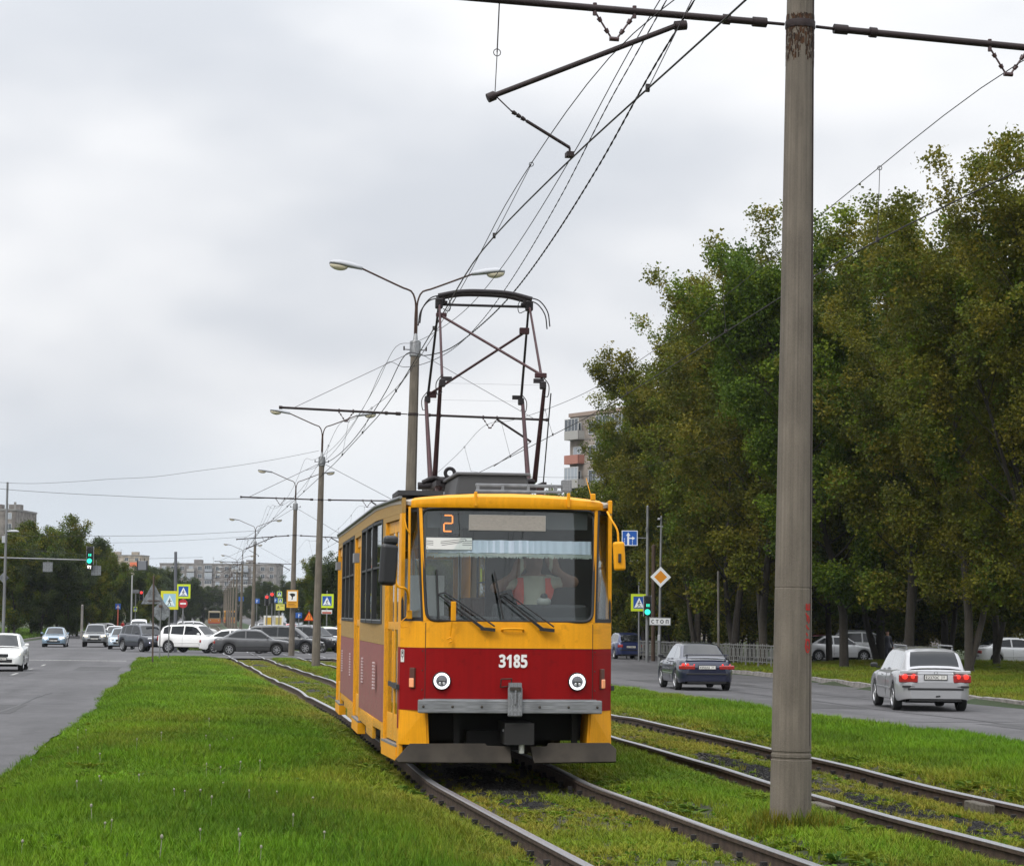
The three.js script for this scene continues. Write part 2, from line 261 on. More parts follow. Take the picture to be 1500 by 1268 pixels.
// ---------- overhead line poles ----------
const T_conc = noiseTex(1024, (u, v) => { const streak = fbm2(u * 60, v * 3, 4), sp = hash2(u * 1024, v * 1024), b = fbm2(u * 9, v * 14, 4); let k = .78 + (streak - .5) * .22 + (b - .5) * .22 + (sp - .5) * .12; if (sp > .985) k += .25; if (sp < .012) k -= .25; return [k, k * .98, k * .95]; });
const poleConc = M([.25, .222, .188], .93, 0, { map: rep(T_conc, 1, 1), bumpMap: rep(T_bump, 2, 6), bumpScale: .004 });
const steelDark = M([.045, .03, .03], .6, .4, { map: rep(T_blotch, 3) });
const steelBrown = M([.10, .055, .04], .7, .3, { map: rep(T_blotch, 4) });
const galv = M([.36, .37, .385], .5, .6, { map: rep(T_blotch, 2) });
const lampGrey = M([.40, .41, .43], .5, .1), lampGlass = M([.75, .68, .5], .15, 0, { clearcoat: 1 });
const porcelain = M([.06, .03, .03], .3);
const rustStain = M([.16, .085, .045], .95, 0, { map: rep(T_blotch, 3) });
const LEAN = .011;
function insulatorChain(a, b, n = 3, r = .035) { const gs = [bar(a, b, .009, .009, 5)]; const A = V(...a), B = V(...b); for (let i = 0; i < n; i++) { const c = A.clone().lerp(B, (i + .7) / (n + .4)), e = B.clone().sub(A).normalize().multiplyScalar(.018); gs.push(bar(c.clone().sub(e), c.clone().add(e), r, r * .75, 8)); } return gs; }
function linePole(label, px, d, o = {}) {
  const base = G(px, d), near = d < 60, t = thing('tram_line_pole', label, 'pole', base, -Math.atan(slopeAt(d)), 'concrete poles between the two tram tracks');
  t.rotation.order = 'YXZ'; t.rotation.z = -(o.lean ?? LEAN);
  const H = o.h ?? 8.45, A = (o.arm ?? 6.68 + T(d) - base.y) , seg = near ? 28 : 12;
  const prof = [[.178, -.3], [.172, .02]];
  if (near) prof.push([.168, .58], [.158, .585], [.158, .60], [.166, .605], [.166, .63], [.158, .635], [.158, .65], [.165, .655], [.1535, 1.985], [.1505, 1.99], [.1505, 1.998], [.153, 2.003]);
  prof.push([.105, H]); prof.push([0, H]);
  const g = new THREE.LatheGeometry(prof.map(p => new THREE.Vector2(...p)), seg);
  { const q = g.attributes.position, w = g.attributes.uv; for (let i = 0; i < q.count; i++) w.setY(i, q.getY(i) * .24); }
  const sh = mesh('shaft', toCreasedNormals(g, .2), poleConc, t);
  if (near) { mesh('conduit', [bar([.118, .7, .108], [.085, H - .6, .08], .006, .006, 5)], steelDark, t); }
  // clamps and cross arm
  const clamp_ = y => lathe([[.118, y - .035], [.128, y - .03], [.128, y + .03], [.118, y + .035]], 20);
  mesh('clamp_band', [clamp_(A)], steelDark, t);
  const al = o.al ?? 3.2, ar = o.ar ?? 3.3, dl = o.dl ?? 0, dr = o.dr ?? 0;      // arm ends: lengths and rise
  for (const [s, L, dy] of [[-1, al, dl], [1, ar, dr]]) {
    const e = V(s * L, A + dy, 0), a0 = V(s * .3, A + dy * .08, 0), q = V(s * .14, A, 0);
    mesh('cross_arm', [bar(a0, e, .03, .03, near ? 10 : 6), bar(q, a0, .014, .014, 6), bar(V(s * .3, A + dy * .08, 0), V(s * .42, A + dy * .1, 0), .044, .044, 8), ...(near ? [bar(V(s * .62, A + dy * .16, 0), V(s * .68, A + dy * .17, 0), .046, .046, 8)] : []), bar(e.clone().add(V(-s * .05, 0, 0)), e.clone().add(V(s * .03, 0, 0)), .045, .045, 6)], steelDark, t);
    if (!o.plain) {
      // V hanger of the carrying wire and pull-off rod of the contact wire
      const hx = s < 0 ? -1.62 : 1.88, w = .17, hy = A + dy * Math.abs(hx) / L;
      mesh('insulator_hanger', [...insulatorChain([hx - w, hy - .03, 0], [hx - .02, hy - .25, 0], 2, .022), ...insulatorChain([hx + w, hy - .03, 0], [hx + .02, hy - .25, 0], 2, .022), bar([hx - .04, hy - .25, 0], [hx + .04, hy - .25, 0], .02, .02, 6), bar([hx - w, hy + .045, 0], [hx - w, hy - .06, 0], .018), bar([hx + w, hy + .045, 0], [hx + w, hy - .06, 0], .018)], porcelain, t);
      if (s < 0 && (o.pull ?? true)) {
        const yc = 5.46 + T(d) - base.y, tip = V(-2.62, A - .78, 0), wire = V(-1.98, yc, 0);
        mesh('pull_off_tube', [bar([-1.04, A - .06, 0], tip, .023, .023, 8), bar([-1.0, A - .07, 0], [-1.1, A - .085, 0], .042, .042, 8), bar(tip, tip.clone().add(V(-.06, -.03, 0)), .04, .04, 8)], steelDark, t);
        const m1 = tip.clone().lerp(wire, .22), m2 = tip.clone().lerp(wire, .42); m1.y -= .02;
        mesh('steady_rod', [bar(tip, m1, .006, .006, 5), ...insulatorChain(m1.toArray(), m2.toArray(), 3, .02), bar(m2, [wire.x, wire.y + .07, 0], .014, .014, 6), bar([wire.x, wire.y + .07, 0], wire, .01, .01, 5), box(.06, .04, .1, wire.x, wire.y + .01, 0)], steelDark, t);
        mesh('support_wire', [bar([-2.6, A + dy * .8, 0], [-2.61, A - .42, .004], .006, .006, 5), bar([-2.61, A - .42, .004], tip, .004, .004, 5), new THREE.TorusGeometry(.03, .004, 5, 10).translate(-2.61, A - .42, 0)], steelDark, t);
      } else if (s > 0) mesh('pull_off_tube', [bar([2.05, A + dy * .6 - .04, 0], [2.9, A - .55, 0], .028, .028, 8), bar([2.9, A - .55, 0], [2.0, 5.5 + T(d) - base.y, 0], .01, .01, 5)], steelDark, t);
    }
    if (o.stay ?? true) mesh('arm_stay', [bar([s * .1, H - .25, 0], e.clone().add(V(-s * .35, .02, 0)), near ? .006 : .009, undefined, 4)], steelDark, t);
  }
  // cap and double street lamp
  mesh('cap', [lathe([[.125, H - .34], [.135, H - .33], [.135, H + .02], [.06, H + .06], [.045, H + .2], [0.03, H + .22]], 12)], galv, t);
  if (o.lamp ?? true) {
    const f = o.rise ?? .6, sp = o.span ?? 1.42, ly = H + 1.32;
    for (const s of [-1, 1]) {
      mesh('lamp_arm', [tube([[s * .022, H + .1, 0], [s * .022, H + .6, 0], [s * .028, H + 1.0, 0], [s * .13, H + 1.24, 0], [s * .34, ly, 0], [s * sp, ly + f * .75, 0]], .024, 26, 6)], steelBrown, t);
      const head = mesh('lamp_head', lampBody(), lampGrey, t); head.position.set(s * (sp - .08), ly + f * .72, 0); head.rotation.y = s < 0 ? Math.PI : 0; head.rotation.z = s < 0 ? -.14 : .14; if (s < 0) head.rotation.set(0, Math.PI, .14); head.scale.setScalar(1.15);
      mesh('lamp_glass', new THREE.SphereGeometry(.13, 12, 8, 0, Math.PI * 2, Math.PI / 2, Math.PI / 2).scale(1.5, .75, .9).translate(.5, -.045, 0), lampGlass, head);
    }
  }
  // hook brackets for the feeder cables
  for (const s of [-1, 1]) mesh('cable_bracket', [bar([s * .1, H - .18, 0], [s * .27, H - .18, 0], .012, .012, 5), bar([s * .27, H - .2, 0], [s * .27, H - .1, 0], .02, .02, 6)], steelDark, t);
  return t;
}
function lampBody() {
  if (lampBody.g) return lampBody.g;
  const s = [[0, .045, .05], [.12, .06, .07], [.3, .085, .115], [.48, .085, .13], [.62, .06, .11], [.7, .015, .05]], p = [], ix = [], n = 12;
  for (const [x, h, w] of s) for (let i = 0; i < n; i++) { const a = i / n * 2 * Math.PI; p.push(x, Math.sin(a) > 0 ? Math.sin(a) * h : Math.sin(a) * .045, Math.cos(a) * w); }
  for (let j = 0; j + 1 < s.length; j++) for (let i = 0; i < n; i++) { const a = j * n + i, b = j * n + (i + 1) % n; ix.push(a, b, a + n, b, b + n, a + n); }
  for (const [o, f] of [[0, 1], [(s.length - 1) * n, -1]]) for (let i = 1; i + 1 < n; i++) f > 0 ? ix.push(o, o + i + 1, o + i) : ix.push(o, o + i, o + i + 1);
  const g = new THREE.BufferGeometry(); g.setAttribute('position', new THREE.Float32BufferAttribute(p, 3)); g.setIndex(ix); g.computeVertexNormals(); return lampBody.g = clean(g);
}
const pole1 = linePole('thick concrete line pole standing in the grass beside the empty track', 1158, 18.2, { lean: .013, arm: 6.765, dl: .03, dr: -.08, ar: 3.6, stay: false });
// red painted characters running down the near pole
{
  const tex = canvasTex(96, 512, (c, w, h) => { c.clearRect(0, 0, w, h); c.strokeStyle = '#a8231e'; c.lineWidth = 15; c.lineCap = 'round'; c.lineJoin = 'round';
    c.beginPath(); c.moveTo(25, 22); c.lineTo(25, 72); c.lineTo(75, 72); c.moveTo(48, 22); c.lineTo(48, 68); c.moveTo(75, 20); c.lineTo(75, 72); c.stroke();
    c.beginPath(); c.moveTo(22, 110); c.quadraticCurveTo(50, 150, 36, 180); c.moveTo(48, 130); c.quadraticCurveTo(84, 160, 60, 196); c.stroke();
    c.beginPath(); c.moveTo(28, 225); c.quadraticCurveTo(40, 250, 66, 258); c.moveTo(28, 300); c.lineTo(46, 318); c.stroke();
    c.beginPath(); c.ellipse(48, 420, 27, 60, 0, 0, 7); c.moveTo(22, 360); c.quadraticCurveTo(60, 350, 75, 372); c.moveTo(40, 420); c.lineTo(56, 440); c.stroke();
    c.globalCompositeOperation = 'destination-out'; const r = rng(3); for (let i = 0; i < 500; i++) { c.globalAlpha = r() * .8; c.fillRect(r() * w, r() * h, 2 + r() * 3, 2 + r() * 3); } });
  const g = new THREE.CylinderGeometry(.1605, .1635, .44, 10, 1, true, .30, .5); const m = mesh('painted_mark', g, new THREE.MeshStandardMaterial({ map: tex, transparent: true, alphaTest: .4, roughness: .9 }), pole1); m.position.y = 1.66; m.userData.label = 'red painted characters on the concrete';
  const st = lathe([[.1228, 6.38], [.1208, 6.85]], 24); const sm_ = canvasTex(256, 128, (c, w, h) => { const r = rng(9); for (let i = 0; i < 900; i++) { const x = r() * w, L = Math.pow(r(), 1.6) * h * (.55 + .45 * noise2(x * .06, 3)), k = r(); c.fillStyle = `rgba(${34 + k * 44},${24 + k * 24},${16 + k * 8},1)`; c.fillRect(x, L, 1 + r() * 4, 3 + r() * 12); } });
  mesh('rust_stain', st, new THREE.MeshStandardMaterial({ map: sm_, transparent: true, alphaTest: .35, roughness: .95 }), pole1);
}
linePole('concrete line pole with double lamp, rising behind the tram roof', 594, 52.5, { lean: .016, dl: .04, pull: false });
linePole('concrete lamp pole on the grass just before the crossing', 463, 88, { lean: .012, dl: .02, dr: .05, pull: false });
const pole4 = linePole('concrete lamp pole carrying a yellow framed sign beside the crossing cars', 427, 122, { lean: .009, dl: -.3, dr: -.1 });
{ const farD = [178, 243, 288, 325, 362, 398, 436, 474, 515, 560]; farD.forEach((d, i) => linePole('slim concrete lamp pole beyond the crossing, in a receding row', (W(1.65, d).x) * FOC / d + 750 + 2, d, { lean: .008, plain: i > 0, dl: i % 2 ? -.2 : .06, dr: -.05, stay: i < 2, lamp: i < 7 })); }
// ---------- overhead wires ----------
const wireMat = M([.035, .03, .03], .6, .3), cableMat = M([.018, .016, .018], .8);
function wire(name, label, cat, pts, r, group, rad = 5, mat = wireMat, n = 0) { const m = mesh(name, tube(pts, r, n || Math.max(40, pts.length * 6), rad), mat); return tag(m, label, cat, group); }
const spans = [-16.5, 18.2, 52.5, 88, 122, 178, 243, 288, 325, 362, 398];
function strung(uAt, yAt, sag, out = []) { for (let i = 0; i + 1 < spans.length; i++) { const a = spans[i], b = spans[i + 1], n = 8; for (let k = 0; k < n; k++) { const t = k / n, d = lerp(a, b, t); out.push(W(uAt(i, t, d), d, yAt(i, t, d) - sag(i) * 4 * t * (1 - t))); } } const d = spans.at(-1); out.push(W(uAt(9, 1, d), d, yAt(9, 1, d))); return out; }
const zig = (i, t, a = .16) => lerp(i % 2 ? -a : a, i % 2 ? a : -a, t) * .9;
const cu = { L: [], R: [] };
for (const [u0, k, L] of [[-.22, 'L', 'left'], [3.62, 'R', 'right']]) {
  const ua = (i, t) => u0 + zig(i, t), fi = Math.sign(1);
  wire('contact_wire', k === 'L' ? 'taut contact wire above the tram touching its pantograph' : 'taut contact wire above the empty right hand track', 'wire', strung(ua, (i, t, d) => 5.47 + T(d), i => .03), .0075);
  wire('carrying_wire', k === 'L' ? 'thin carrying wire hung from pole arms above the tram track' : 'thin carrying wire hung from pole arms above the empty track', 'wire', strung((i, t) => (k === 'L' ? .03 : 3.53), (i, t, d) => 6.42 + T(d), i => i < 3 ? .62 : .5), .0048);
  const dr = [];
  for (let i = 0; i < 4; i++) for (const t of [.1, .3, .52, .75, .92]) { const d = lerp(spans[i], spans[i + 1], t); if (d < 6) continue; const top = W(k === 'L' ? .03 : 3.53, d, 6.42 + T(d) - (i < 3 ? .62 : .5) * 4 * t * (1 - t)), bot = W(ua(i, t), d, 5.47 + T(d) - .03 * 4 * t * (1 - t)); const m = mesh('dropper_wire', [bar(top, bot, .0035, .0035, 4), new THREE.TorusGeometry(.022, .004, 4, 8).translate(top.x, top.y, top.z), box(.03, .05, .05, bot.x, bot.y + .01, bot.z)], wireMat); tag(m, k === 'L' ? 'short dropper wire between the two wires over the tram' : 'short dropper wire between the two wires over the empty track', 'wire', k === 'L' ? 'droppers over the tram track' : 'droppers over the empty track'); }
}
const twist = (pts, r, mat, name, label) => { // two-strand twisted cable
  const c = new THREE.CatmullRomCurve3(pts), gs = []; const L = c.getLength(), n = Math.floor(Math.min(900, L / .14));
  for (const ph of [0, Math.PI]) { const q = []; for (let i = 0; i <= n; i++) { const p = c.getPointAt(i / n), a = ph + i * .14 / .55 * 2 * Math.PI; q.push(V(p.x + Math.cos(a) * r * .8, p.y + Math.sin(a) * r * .8, p.z)); } gs.push(new THREE.TubeGeometry(new THREE.CatmullRomCurve3(q), n, r, 4)); }
  return tag(mesh(name, gs, mat), label, 'cable');
};
const topU = 1.65;
twist(strung((i, t, d) => topU - .05, (i, t, d) => 8.22 + T(d) - (d > 40 ? .1 : 0), i => i === 1 ? 1.25 : .8).slice(0, 24), .0082, cableMat, 'feeder_cable', 'thick dark twisted cable sagging between the pole tops');
wire('feeder_wire', 'thin plain wire sagging between pole tops beside the twisted cable', 'wire', strung((i, t) => topU - .3, (i, t, d) => 8.3 + T(d), i => i === 1 ? 1.0 : .8), .006);
twist(strung((i, t, d) => topU - .52, (i, t, d) => 7.9 + T(d), i => i === 1 ? 1.35 : .8).slice(0, 24), .0048, cableMat, 'lighting_cable', 'slender twisted cable running below the feeder wires');
// span wires over the left road, from the poles to masts outside the picture
const span = (label, a, b, sag, r = .008) => { const p = []; for (let i = 0; i <= 12; i++) { const t = i / 12; const q = a.clone().lerp(b, t); q.y -= sag * 4 * t * (1 - t) + .12 * (noise2(t * 9, sag * 7) - .5) * Math.sin(t * Math.PI); p.push(q); } return wire('span_wire', label, 'wire', p, r); };
span('thin span wire dipping over the left road, highest of the four', P(-260, 686, 88), P(467, 660, 88), .9, .007);
span('span wire over the left road, second from the top', P(-200, 690, 122), P(430, 729, 122), .55, .012);
span('sagging span wire over the left road, meeting the first pole beyond the crossing', P(-200, 772, 178), P(381, 777, 178), .6, .014);
span('lowest faint span wire over the left road before the far block', P(-100, 792, 243), P(360, 786, 243), .5, .014);
span('slanting guy wire over the right road towards the trees', P(690, 690, 88), P(1080, 640, 88), .8, .006);

// ---------- tram ----------
function solidGrid(rows, inward) {   // rows of points (outer face) made into a closed sheet of some thickness
  const R = rows.length, C = rows[0].length, p = [], ix = [], uv = [];
  for (let k = 0; k < 2; k++) for (let j = 0; j < R; j++) for (let i = 0; i < C; i++) { const q = V(...rows[j][i]); if (k) q.add(inward(q)); p.push(q.x, q.y, q.z); uv.push(q.x + q.z, q.y); }
  const id = (k, j, i) => k * R * C + j * C + i;
  for (let j = 0; j + 1 < R; j++) for (let i = 0; i + 1 < C; i++) { ix.push(id(0, j, i), id(0, j, i + 1), id(0, j + 1, i), id(0, j, i + 1), id(0, j + 1, i + 1), id(0, j + 1, i)); ix.push(id(1, j, i), id(1, j + 1, i), id(1, j, i + 1), id(1, j, i + 1), id(1, j + 1, i), id(1, j + 1, i + 1)); }
  const edge = (a, b) => { ix.push(id(0, ...a), id(1, ...a), id(0, ...b), id(0, ...b), id(1, ...a), id(1, ...b)); };
  for (let i = 0; i + 1 < C; i++) { edge([0, i], [0, i + 1]); edge([R - 1, i + 1], [R - 1, i]); }
  for (let j = 0; j + 1 < R; j++) { edge([j + 1, 0], [j, 0]); edge([j, C - 1], [j + 1, C - 1]); }
  const g = new THREE.BufferGeometry(); g.setAttribute('position', new THREE.Float32BufferAttribute(p, 3)); g.setAttribute('uv', new THREE.Float32BufferAttribute(uv, 2)); g.setIndex(ix); return clean(toCreasedNormals(g, .7));
}
const T_paint = rep(noiseTex(512, (u, v) => { const a = fbm2(u * 5, v * 5, 5), b = hash2(u * 512, v * 512), st = fbm2(u * 60, v * 2.2 + 5, 3), sp = fbm2(u * 28 + 9, v * 28, 3); let k = .93 + (a - .5) * .10 + (b - .5) * .06 + (st - .5) * .07; if (sp > .74) k -= (sp - .74) * .5; return [k, k * .99, k * .97]; }), .5);
const TR = {
  yellow: M([.93, .40, .002], .5, 0, { specularIntensity: .7, map: T_paint }),
  red: M([.275, .0015, .003], .55, 0, { specularIntensity: .35, map: T_paint }),
  grey: M([.30, .31, .33], .5, .2, { map: rep(T_blotch, 2) }),
  black: M([.012, .012, .013], .7), rubber: M([.014, .014, .015], .6), dark: M([.03, .03, .032], .8), inner: M([.13, .13, .135], .8), soot: M([.02, .019, .018], .95),
  dirty: M([.072, .060, .048], .9, 0, { map: rep(T_blotch, .8) }),
  white: M([.72, .72, .72], .6), glass: new THREE.MeshPhysicalMaterial({ color: lin(.86, .9, .9), roughness: .015, transmission: 1, thickness: 0, ior: 1.55 }),
  maroon: M([.075, .028, .032], .5, .3, { map: rep(T_blotch, 3) }), pantoBlack: M([.022, .018, .02], .6, .3), mirror: M([.016, .016, .017], .45),
};
const grime = (base, dust, amt, seed) => canvasTex(512, 512, (c, w, h) => {   // painted sheet with road dust in splashes and drips
  c.fillStyle = base; c.fillRect(0, 0, w, h); const r = rng(seed);
  for (let i = 0; i < 5200; i++) { c.globalAlpha = .05 + r() * amt; c.fillStyle = dust[Math.floor(r() * dust.length)]; const y = h * Math.pow(r(), .6), s = 1 + r() * r() * 12; c.beginPath(); c.ellipse(r() * w, y, s * .8, s * (1 + r()), 0, 0, 7); c.fill(); }
  for (let i = 0; i < 160; i++) { c.globalAlpha = .04 + r() * amt * .8; c.fillStyle = dust[Math.floor(r() * dust.length)]; c.fillRect(r() * w, r() * h * .7, 1 + r() * 3, 30 + r() * 160); }
});
TR.cream = M('#ffffff', .7, 0, { map: grime('#9c7a3c', ['#8a6e40', '#a5854f', '#6b5532', '#c4a878'], .16, 1) });
TR.pink = M('#ffffff', .65, 0, { map: grime('#8a4c48', ['#6e5648', '#7d6a55', '#9a6a62', '#5a4a3c'], .17, 2) });
TR.skirt = M('#ffffff', .6, 0, { map: grime('#eda50a', ['#7a5f20', '#5b4a28', '#8f6e1c', '#4c4028'], .3, 3) });
TR.yellowSide = M('#ffffff', .5, 0, { map: grime('#eda50a', ['#8a6420', '#6e5424', '#b98a2c', '#5a4828'], .16, 4) });
TR.roof = M('#ffffff', .8, 0, { map: grime('#9c9488', ['#6d655b', '#bdb6ac', '#4f4a44'], .25, 6) });

const tram = thing('tram', 'yellow and red tram on the left track with its pantograph raised', 'tram', W(.035, 22.7, 0), Math.atan(.124));
{
  const t = tram, part = (n, g, m, p = t) => mesh(n, g, m, p);
  const hw = z => z > -2.5 ? lerp(1.115, 1.25, clamp((-z - .3) / 2.2)) : z < -12 ? lerp(1.25, 1.12, clamp((-z - 12) / 2.2)) : 1.25;
  const LEN = 14.5;
  // ----- front -----
  const lean = y => y > 1.6 ? -(y - 1.6) * .13 : 0;
  const plan = [[-1.115, -.3], [-1.03, -.2], [-.93, -.07], [-.865, -.02], [-.6, .012], [-.3, .032], [0, .04], [.3, .032], [.6, .012], [.865, -.02], [.93, -.07], [1.03, -.2], [1.115, -.3]];
  const flare = (x, y) => x * (1 + (y > 1.6 && Math.abs(x) < .94 ? .055 * clamp((y - 1.6) / 1.2) : 0));
  const strip = (ps, ys) => ys.map(y => ps.map(([x, z]) => [flare(x, y), y, z + lean(y)]));
  const inw = q => V(-q.x * .012, 0, -.03);
  part('front_panel', solidGrid(strip(plan, [.7, .74, 1.0, 1.34]), inw), TR.red).userData.label = 'dark red lower front panel';
  part('front_panel', solidGrid(strip(plan, [1.343, 1.45, 1.58, 1.615]), inw), TR.yellow).userData.label = 'yellow front panel below the windscreen';
  for (const s of [-1, 1]) {
    const mir = ps => s > 0 ? ps : ps.map(([x, z]) => [-x, z]).reverse();
    part('windscreen_pillar', solidGrid(strip(mir([[.868, -.022], [.885, -.032], [.903, -.046]]), [1.617, 1.9, 2.3, 2.795]), inw), TR.yellow);
    part('corner_pillar', solidGrid(strip(mir([[1.10, -.281], [1.117, -.302]]), [1.617, 2.2, 2.795]), inw), TR.yellow);
    const q = mir([[.906, -.05], [1.0, -.165], [1.098, -.278]]);
    part('quarter_window', solidGrid(strip(q, [1.64, 2.2, 2.77]), z => V(0, 0, -.006)), TR.glass);
    part('window_seal', [solidGrid(strip(q.map(([x, z]) => [x * 1.003, z + .004]), [1.617, 1.655]), inw), solidGrid(strip(q.map(([x, z]) => [x * 1.003, z + .004]), [2.755, 2.795]), inw), ...[q[0], q[2]].map(([x, z]) => bar([flare(x, 1.62), 1.62, z + lean(1.62)], [flare(x, 2.79), 2.79, z + lean(2.79)], .014, .014, 6))], TR.rubber);
  }
  // windscreen with rounded corners, in a rubber seal
  const wsOut = []; { const c = [[-.865, 1.625], [.865, 1.625], [.915, 2.785], [-.915, 2.785]], r = .1; c.forEach((p, i) => { const a = c[(i + 3) % 4], b = c[(i + 1) % 4], va = V(a[0] - p[0], a[1] - p[1], 0).normalize(), vb = V(b[0] - p[0], b[1] - p[1], 0).normalize(); for (let k = 0; k <= 5; k++) { const tt = k / 5; const A = [p[0] + va.x * r, p[1] + va.y * r], B = [p[0] + vb.x * r, p[1] + vb.y * r]; wsOut.push([lerp(lerp(A[0], p[0], tt), lerp(p[0], B[0], tt), tt), lerp(lerp(A[1], p[1], tt), lerp(p[1], B[1], tt), tt)]); } }); }
  const onFront = (x, y, o = 0) => { const ax = Math.abs(x); let z = 0; for (let i = 6; i + 1 < plan.length; i++) if (ax >= plan[i][0] && ax <= plan[i + 1][0]) z = lerp(plan[i][1], plan[i + 1][1], (ax - plan[i][0]) / (plan[i + 1][0] - plan[i][0])); return V(x, y, z + lean(y) + o); };
  part('windscreen', solidGrid([1.612, 1.8, 2.0, 2.2, 2.4, 2.6, 2.795].map(y => [-1, -.7, -.35, 0, .35, .7, 1].map(k => { const x = k * lerp(.885, .93, (y - 1.612) / 1.183); return [x, y, lean(y) - .03 - .012 * k * k]; })), () => V(0, 0, -.006)), TR.glass);
  const seal = wsOut.map(([x, y]) => onFront(x, y, .004)); part('windscreen_seal', [tube(seal, .016, 160, 6, true)], TR.rubber);
  // little corner fillets that round the opening
  for (const [sx, sy] of [[-1, 0], [1, 0], [-1, 1], [1, 1]]) { const cx = sx * (sy ? .925 : .878), cy = sy ? 2.795 : 1.612, g = []; const A = onFront(cx, cy, .0), B = onFront(cx - sx * .09, cy, .0), C = onFront(cx, cy + (sy ? -.09 : .09), .0), D = onFront(cx - sx * .026, cy + (sy ? -.026 : .026), .0); const gg = new THREE.BufferGeometry(); const tri = [[A, B, D], [A, D, C]].flat().flatMap(v => v.toArray()); gg.setAttribute('position', new THREE.Float32BufferAttribute(tri, 3)); gg.computeVertexNormals(); part('windscreen_corner', clean(gg), TR.yellow); }
  // fascia above the windscreen, bowed top edge
  const topY = x => 2.955 - .08 * Math.pow(Math.abs(x) / 1.1, 2.2);
  part('roof_fascia', solidGrid([0, .3, .75, 1].map((k, j) => plan.map(([x, z]) => { const y = lerp(2.797, topY(x), k), f = x * (Math.abs(x) < .94 ? 1.055 : 1.0); return [f, y, z + lean(2.797) + [.012, .03, .02, -.09][j]]; })), inw), TR.yellow);
  for (const x of [-.36, .62]) part('fascia_bracket', rbox(.03, .15, .05, .006, x, 2.89, -.12), TR.yellow);
  { // 3185
    const tx = canvasTex(256, 128, (c, w, h) => { c.clearRect(0, 0, w, h); c.fillStyle = '#e9e4e2'; c.font = 'bold 132px sans-serif'; c.textAlign = 'center'; c.textBaseline = 'middle'; c.save(); c.translate(w / 2, h / 2 + 3); c.scale(.78, .98); c.fillText('3185', 0, 0); c.lineWidth = 5; c.strokeStyle = '#e9e4e2'; c.strokeText('3185', 0, 0); c.restore(); });
    const n = part('fleet_number', new THREE.PlaneGeometry(.34, .175), new THREE.MeshStandardMaterial({ map: tx, transparent: true, alphaTest: .5, roughness: .6 })); n.position.set(.032, 1.216, .048); n.userData.label = 'white fleet number 3185';
    const st = canvasTex(64, 160, (c, w, h) => { c.fillStyle = '#d8d4cf'; c.fillRect(0, 0, w, h); c.strokeStyle = '#111'; c.lineWidth = 9; c.strokeRect(16, 14, 32, 76); c.fillStyle = '#111'; c.fillRect(24, 26, 16, 34); c.fillRect(22, 98, 20, 8); c.fillRect(29, 100, 6, 34); });
    const k = part('sticker', new THREE.PlaneGeometry(.05, .13), new THREE.MeshStandardMaterial({ map: st, roughness: .7 })); k.position.set(-1.092, 1.255, -.262); k.rotation.y = -.86;
  }
  for (const s of [-1, 1]) { part('panel_seam', [poly([.72, 1.0, 1.34, 1.6].map(y => onFront(s * .872, y, .0015)), .004, 4)], TR.soot); part('bolt', [.72, .9, 1.1, 1.3].map(y => new THREE.SphereGeometry(.008, 6, 4).translate(...onFront(s * .90, y + .01, .002).toArray())), TR.dirty); }
  part('panel_seam', [poly([-.86, -.6, -.3, 0, .3, .6, .86].map(x => onFront(x, 1.3415, .0015)), .003, 4)], TR.soot);
  part('bolt', [-.9, -.6, -.3, .3, .6, .9].map(x => new THREE.SphereGeometry(.014, 8, 5).scale(1, 1, .6).translate(x, .748, .141)), TR.dirty);
  // headlamps with lit rings, indicators
  for (const s of [-1, 1]) {
    const h = new THREE.Group(); h.name = 'headlamp'; t.add(h); h.position.copy(onFront(s * .705, 1.005, .0)); h.scale.setScalar(.92);
    const ax = g => g.rotateX(Math.PI / 2);
    mesh('bezel', [ax(lathe([[.094, -.03], [.104, .0], [.104, .032], [.096, .045], [.09, .04]], 28))], TR.black, h);
    mesh('light_ring', [new THREE.TorusGeometry(.078, .0125, 10, 32).translate(0, 0, .042)], new THREE.MeshStandardMaterial({ color: 0xffffff, emissive: new THREE.Color(.95, .97, 1), emissiveIntensity: 1.3, roughness: .4 }), h);
    mesh('lens', [ax(lathe([[0, .052], [.03, .05], [.062, .036], [.07, .03]], 24))], M([.10, .10, .115], .1, .3, { clearcoat: 1 }), h);
    mesh('bulb', [new THREE.SphereGeometry(.016, 10, 8).translate(-.02, -.025, .05), new THREE.SphereGeometry(.016, 10, 8).translate(.022, -.025, .05), box(.07, .012, .01, 0, .012, .052)], M([.5, .5, .5], .2, .8), h);
    const ind = new THREE.Group(); ind.name = 'indicator'; t.add(ind); const ip = onFront(s * .985, 1.03, .0); ind.position.copy(ip); ind.rotation.y = s * .92;
    mesh('housing', rbox(.075, .21, .035, .008, 0, .0, .005), M([.09, .03, .02], .5), ind); mesh('lens', rbox(.065, .095, .03, .01, 0, -.05, .02), M([.75, .30, .16], .25, 0, { emissive: lin(.9, .35, .1), emissiveIntensity: .25, clearcoat: 1 }), ind);
  }
  // bumper, coupler bracket, handle
  part('bumper', [rbox(1.9, .135, .11, .012, 0, .748, .085), box(1.8, .01, .08, 0, .818, .07)], TR.grey);
  part('bumper_bracket', [box(.06, .1, .2, -.6, .74, -.02), box(.06, .1, .2, .6, .74, -.02)], TR.dark);
  part('coupler_plate', [rbox(.15, .30, .045, .015, .04, .80, .165), box(.13, .05, .09, .04, .97, .15), box(.018, .14, .03, .04, .85, .195)], TR.grey); part('coupler_latch', [box(.11, .035, .03, .04, .935, .19), bar([.05, .8, .19], [.045, .9, .19], .012)], TR.dirty);
  part('handle', [poly([[-.1, .945, .06], [-.1, 1.03, .12], [.01, 1.035, .12], [.01, .96, .06], [-.1, .945, .06]], .007, 5)], TR.dirty);
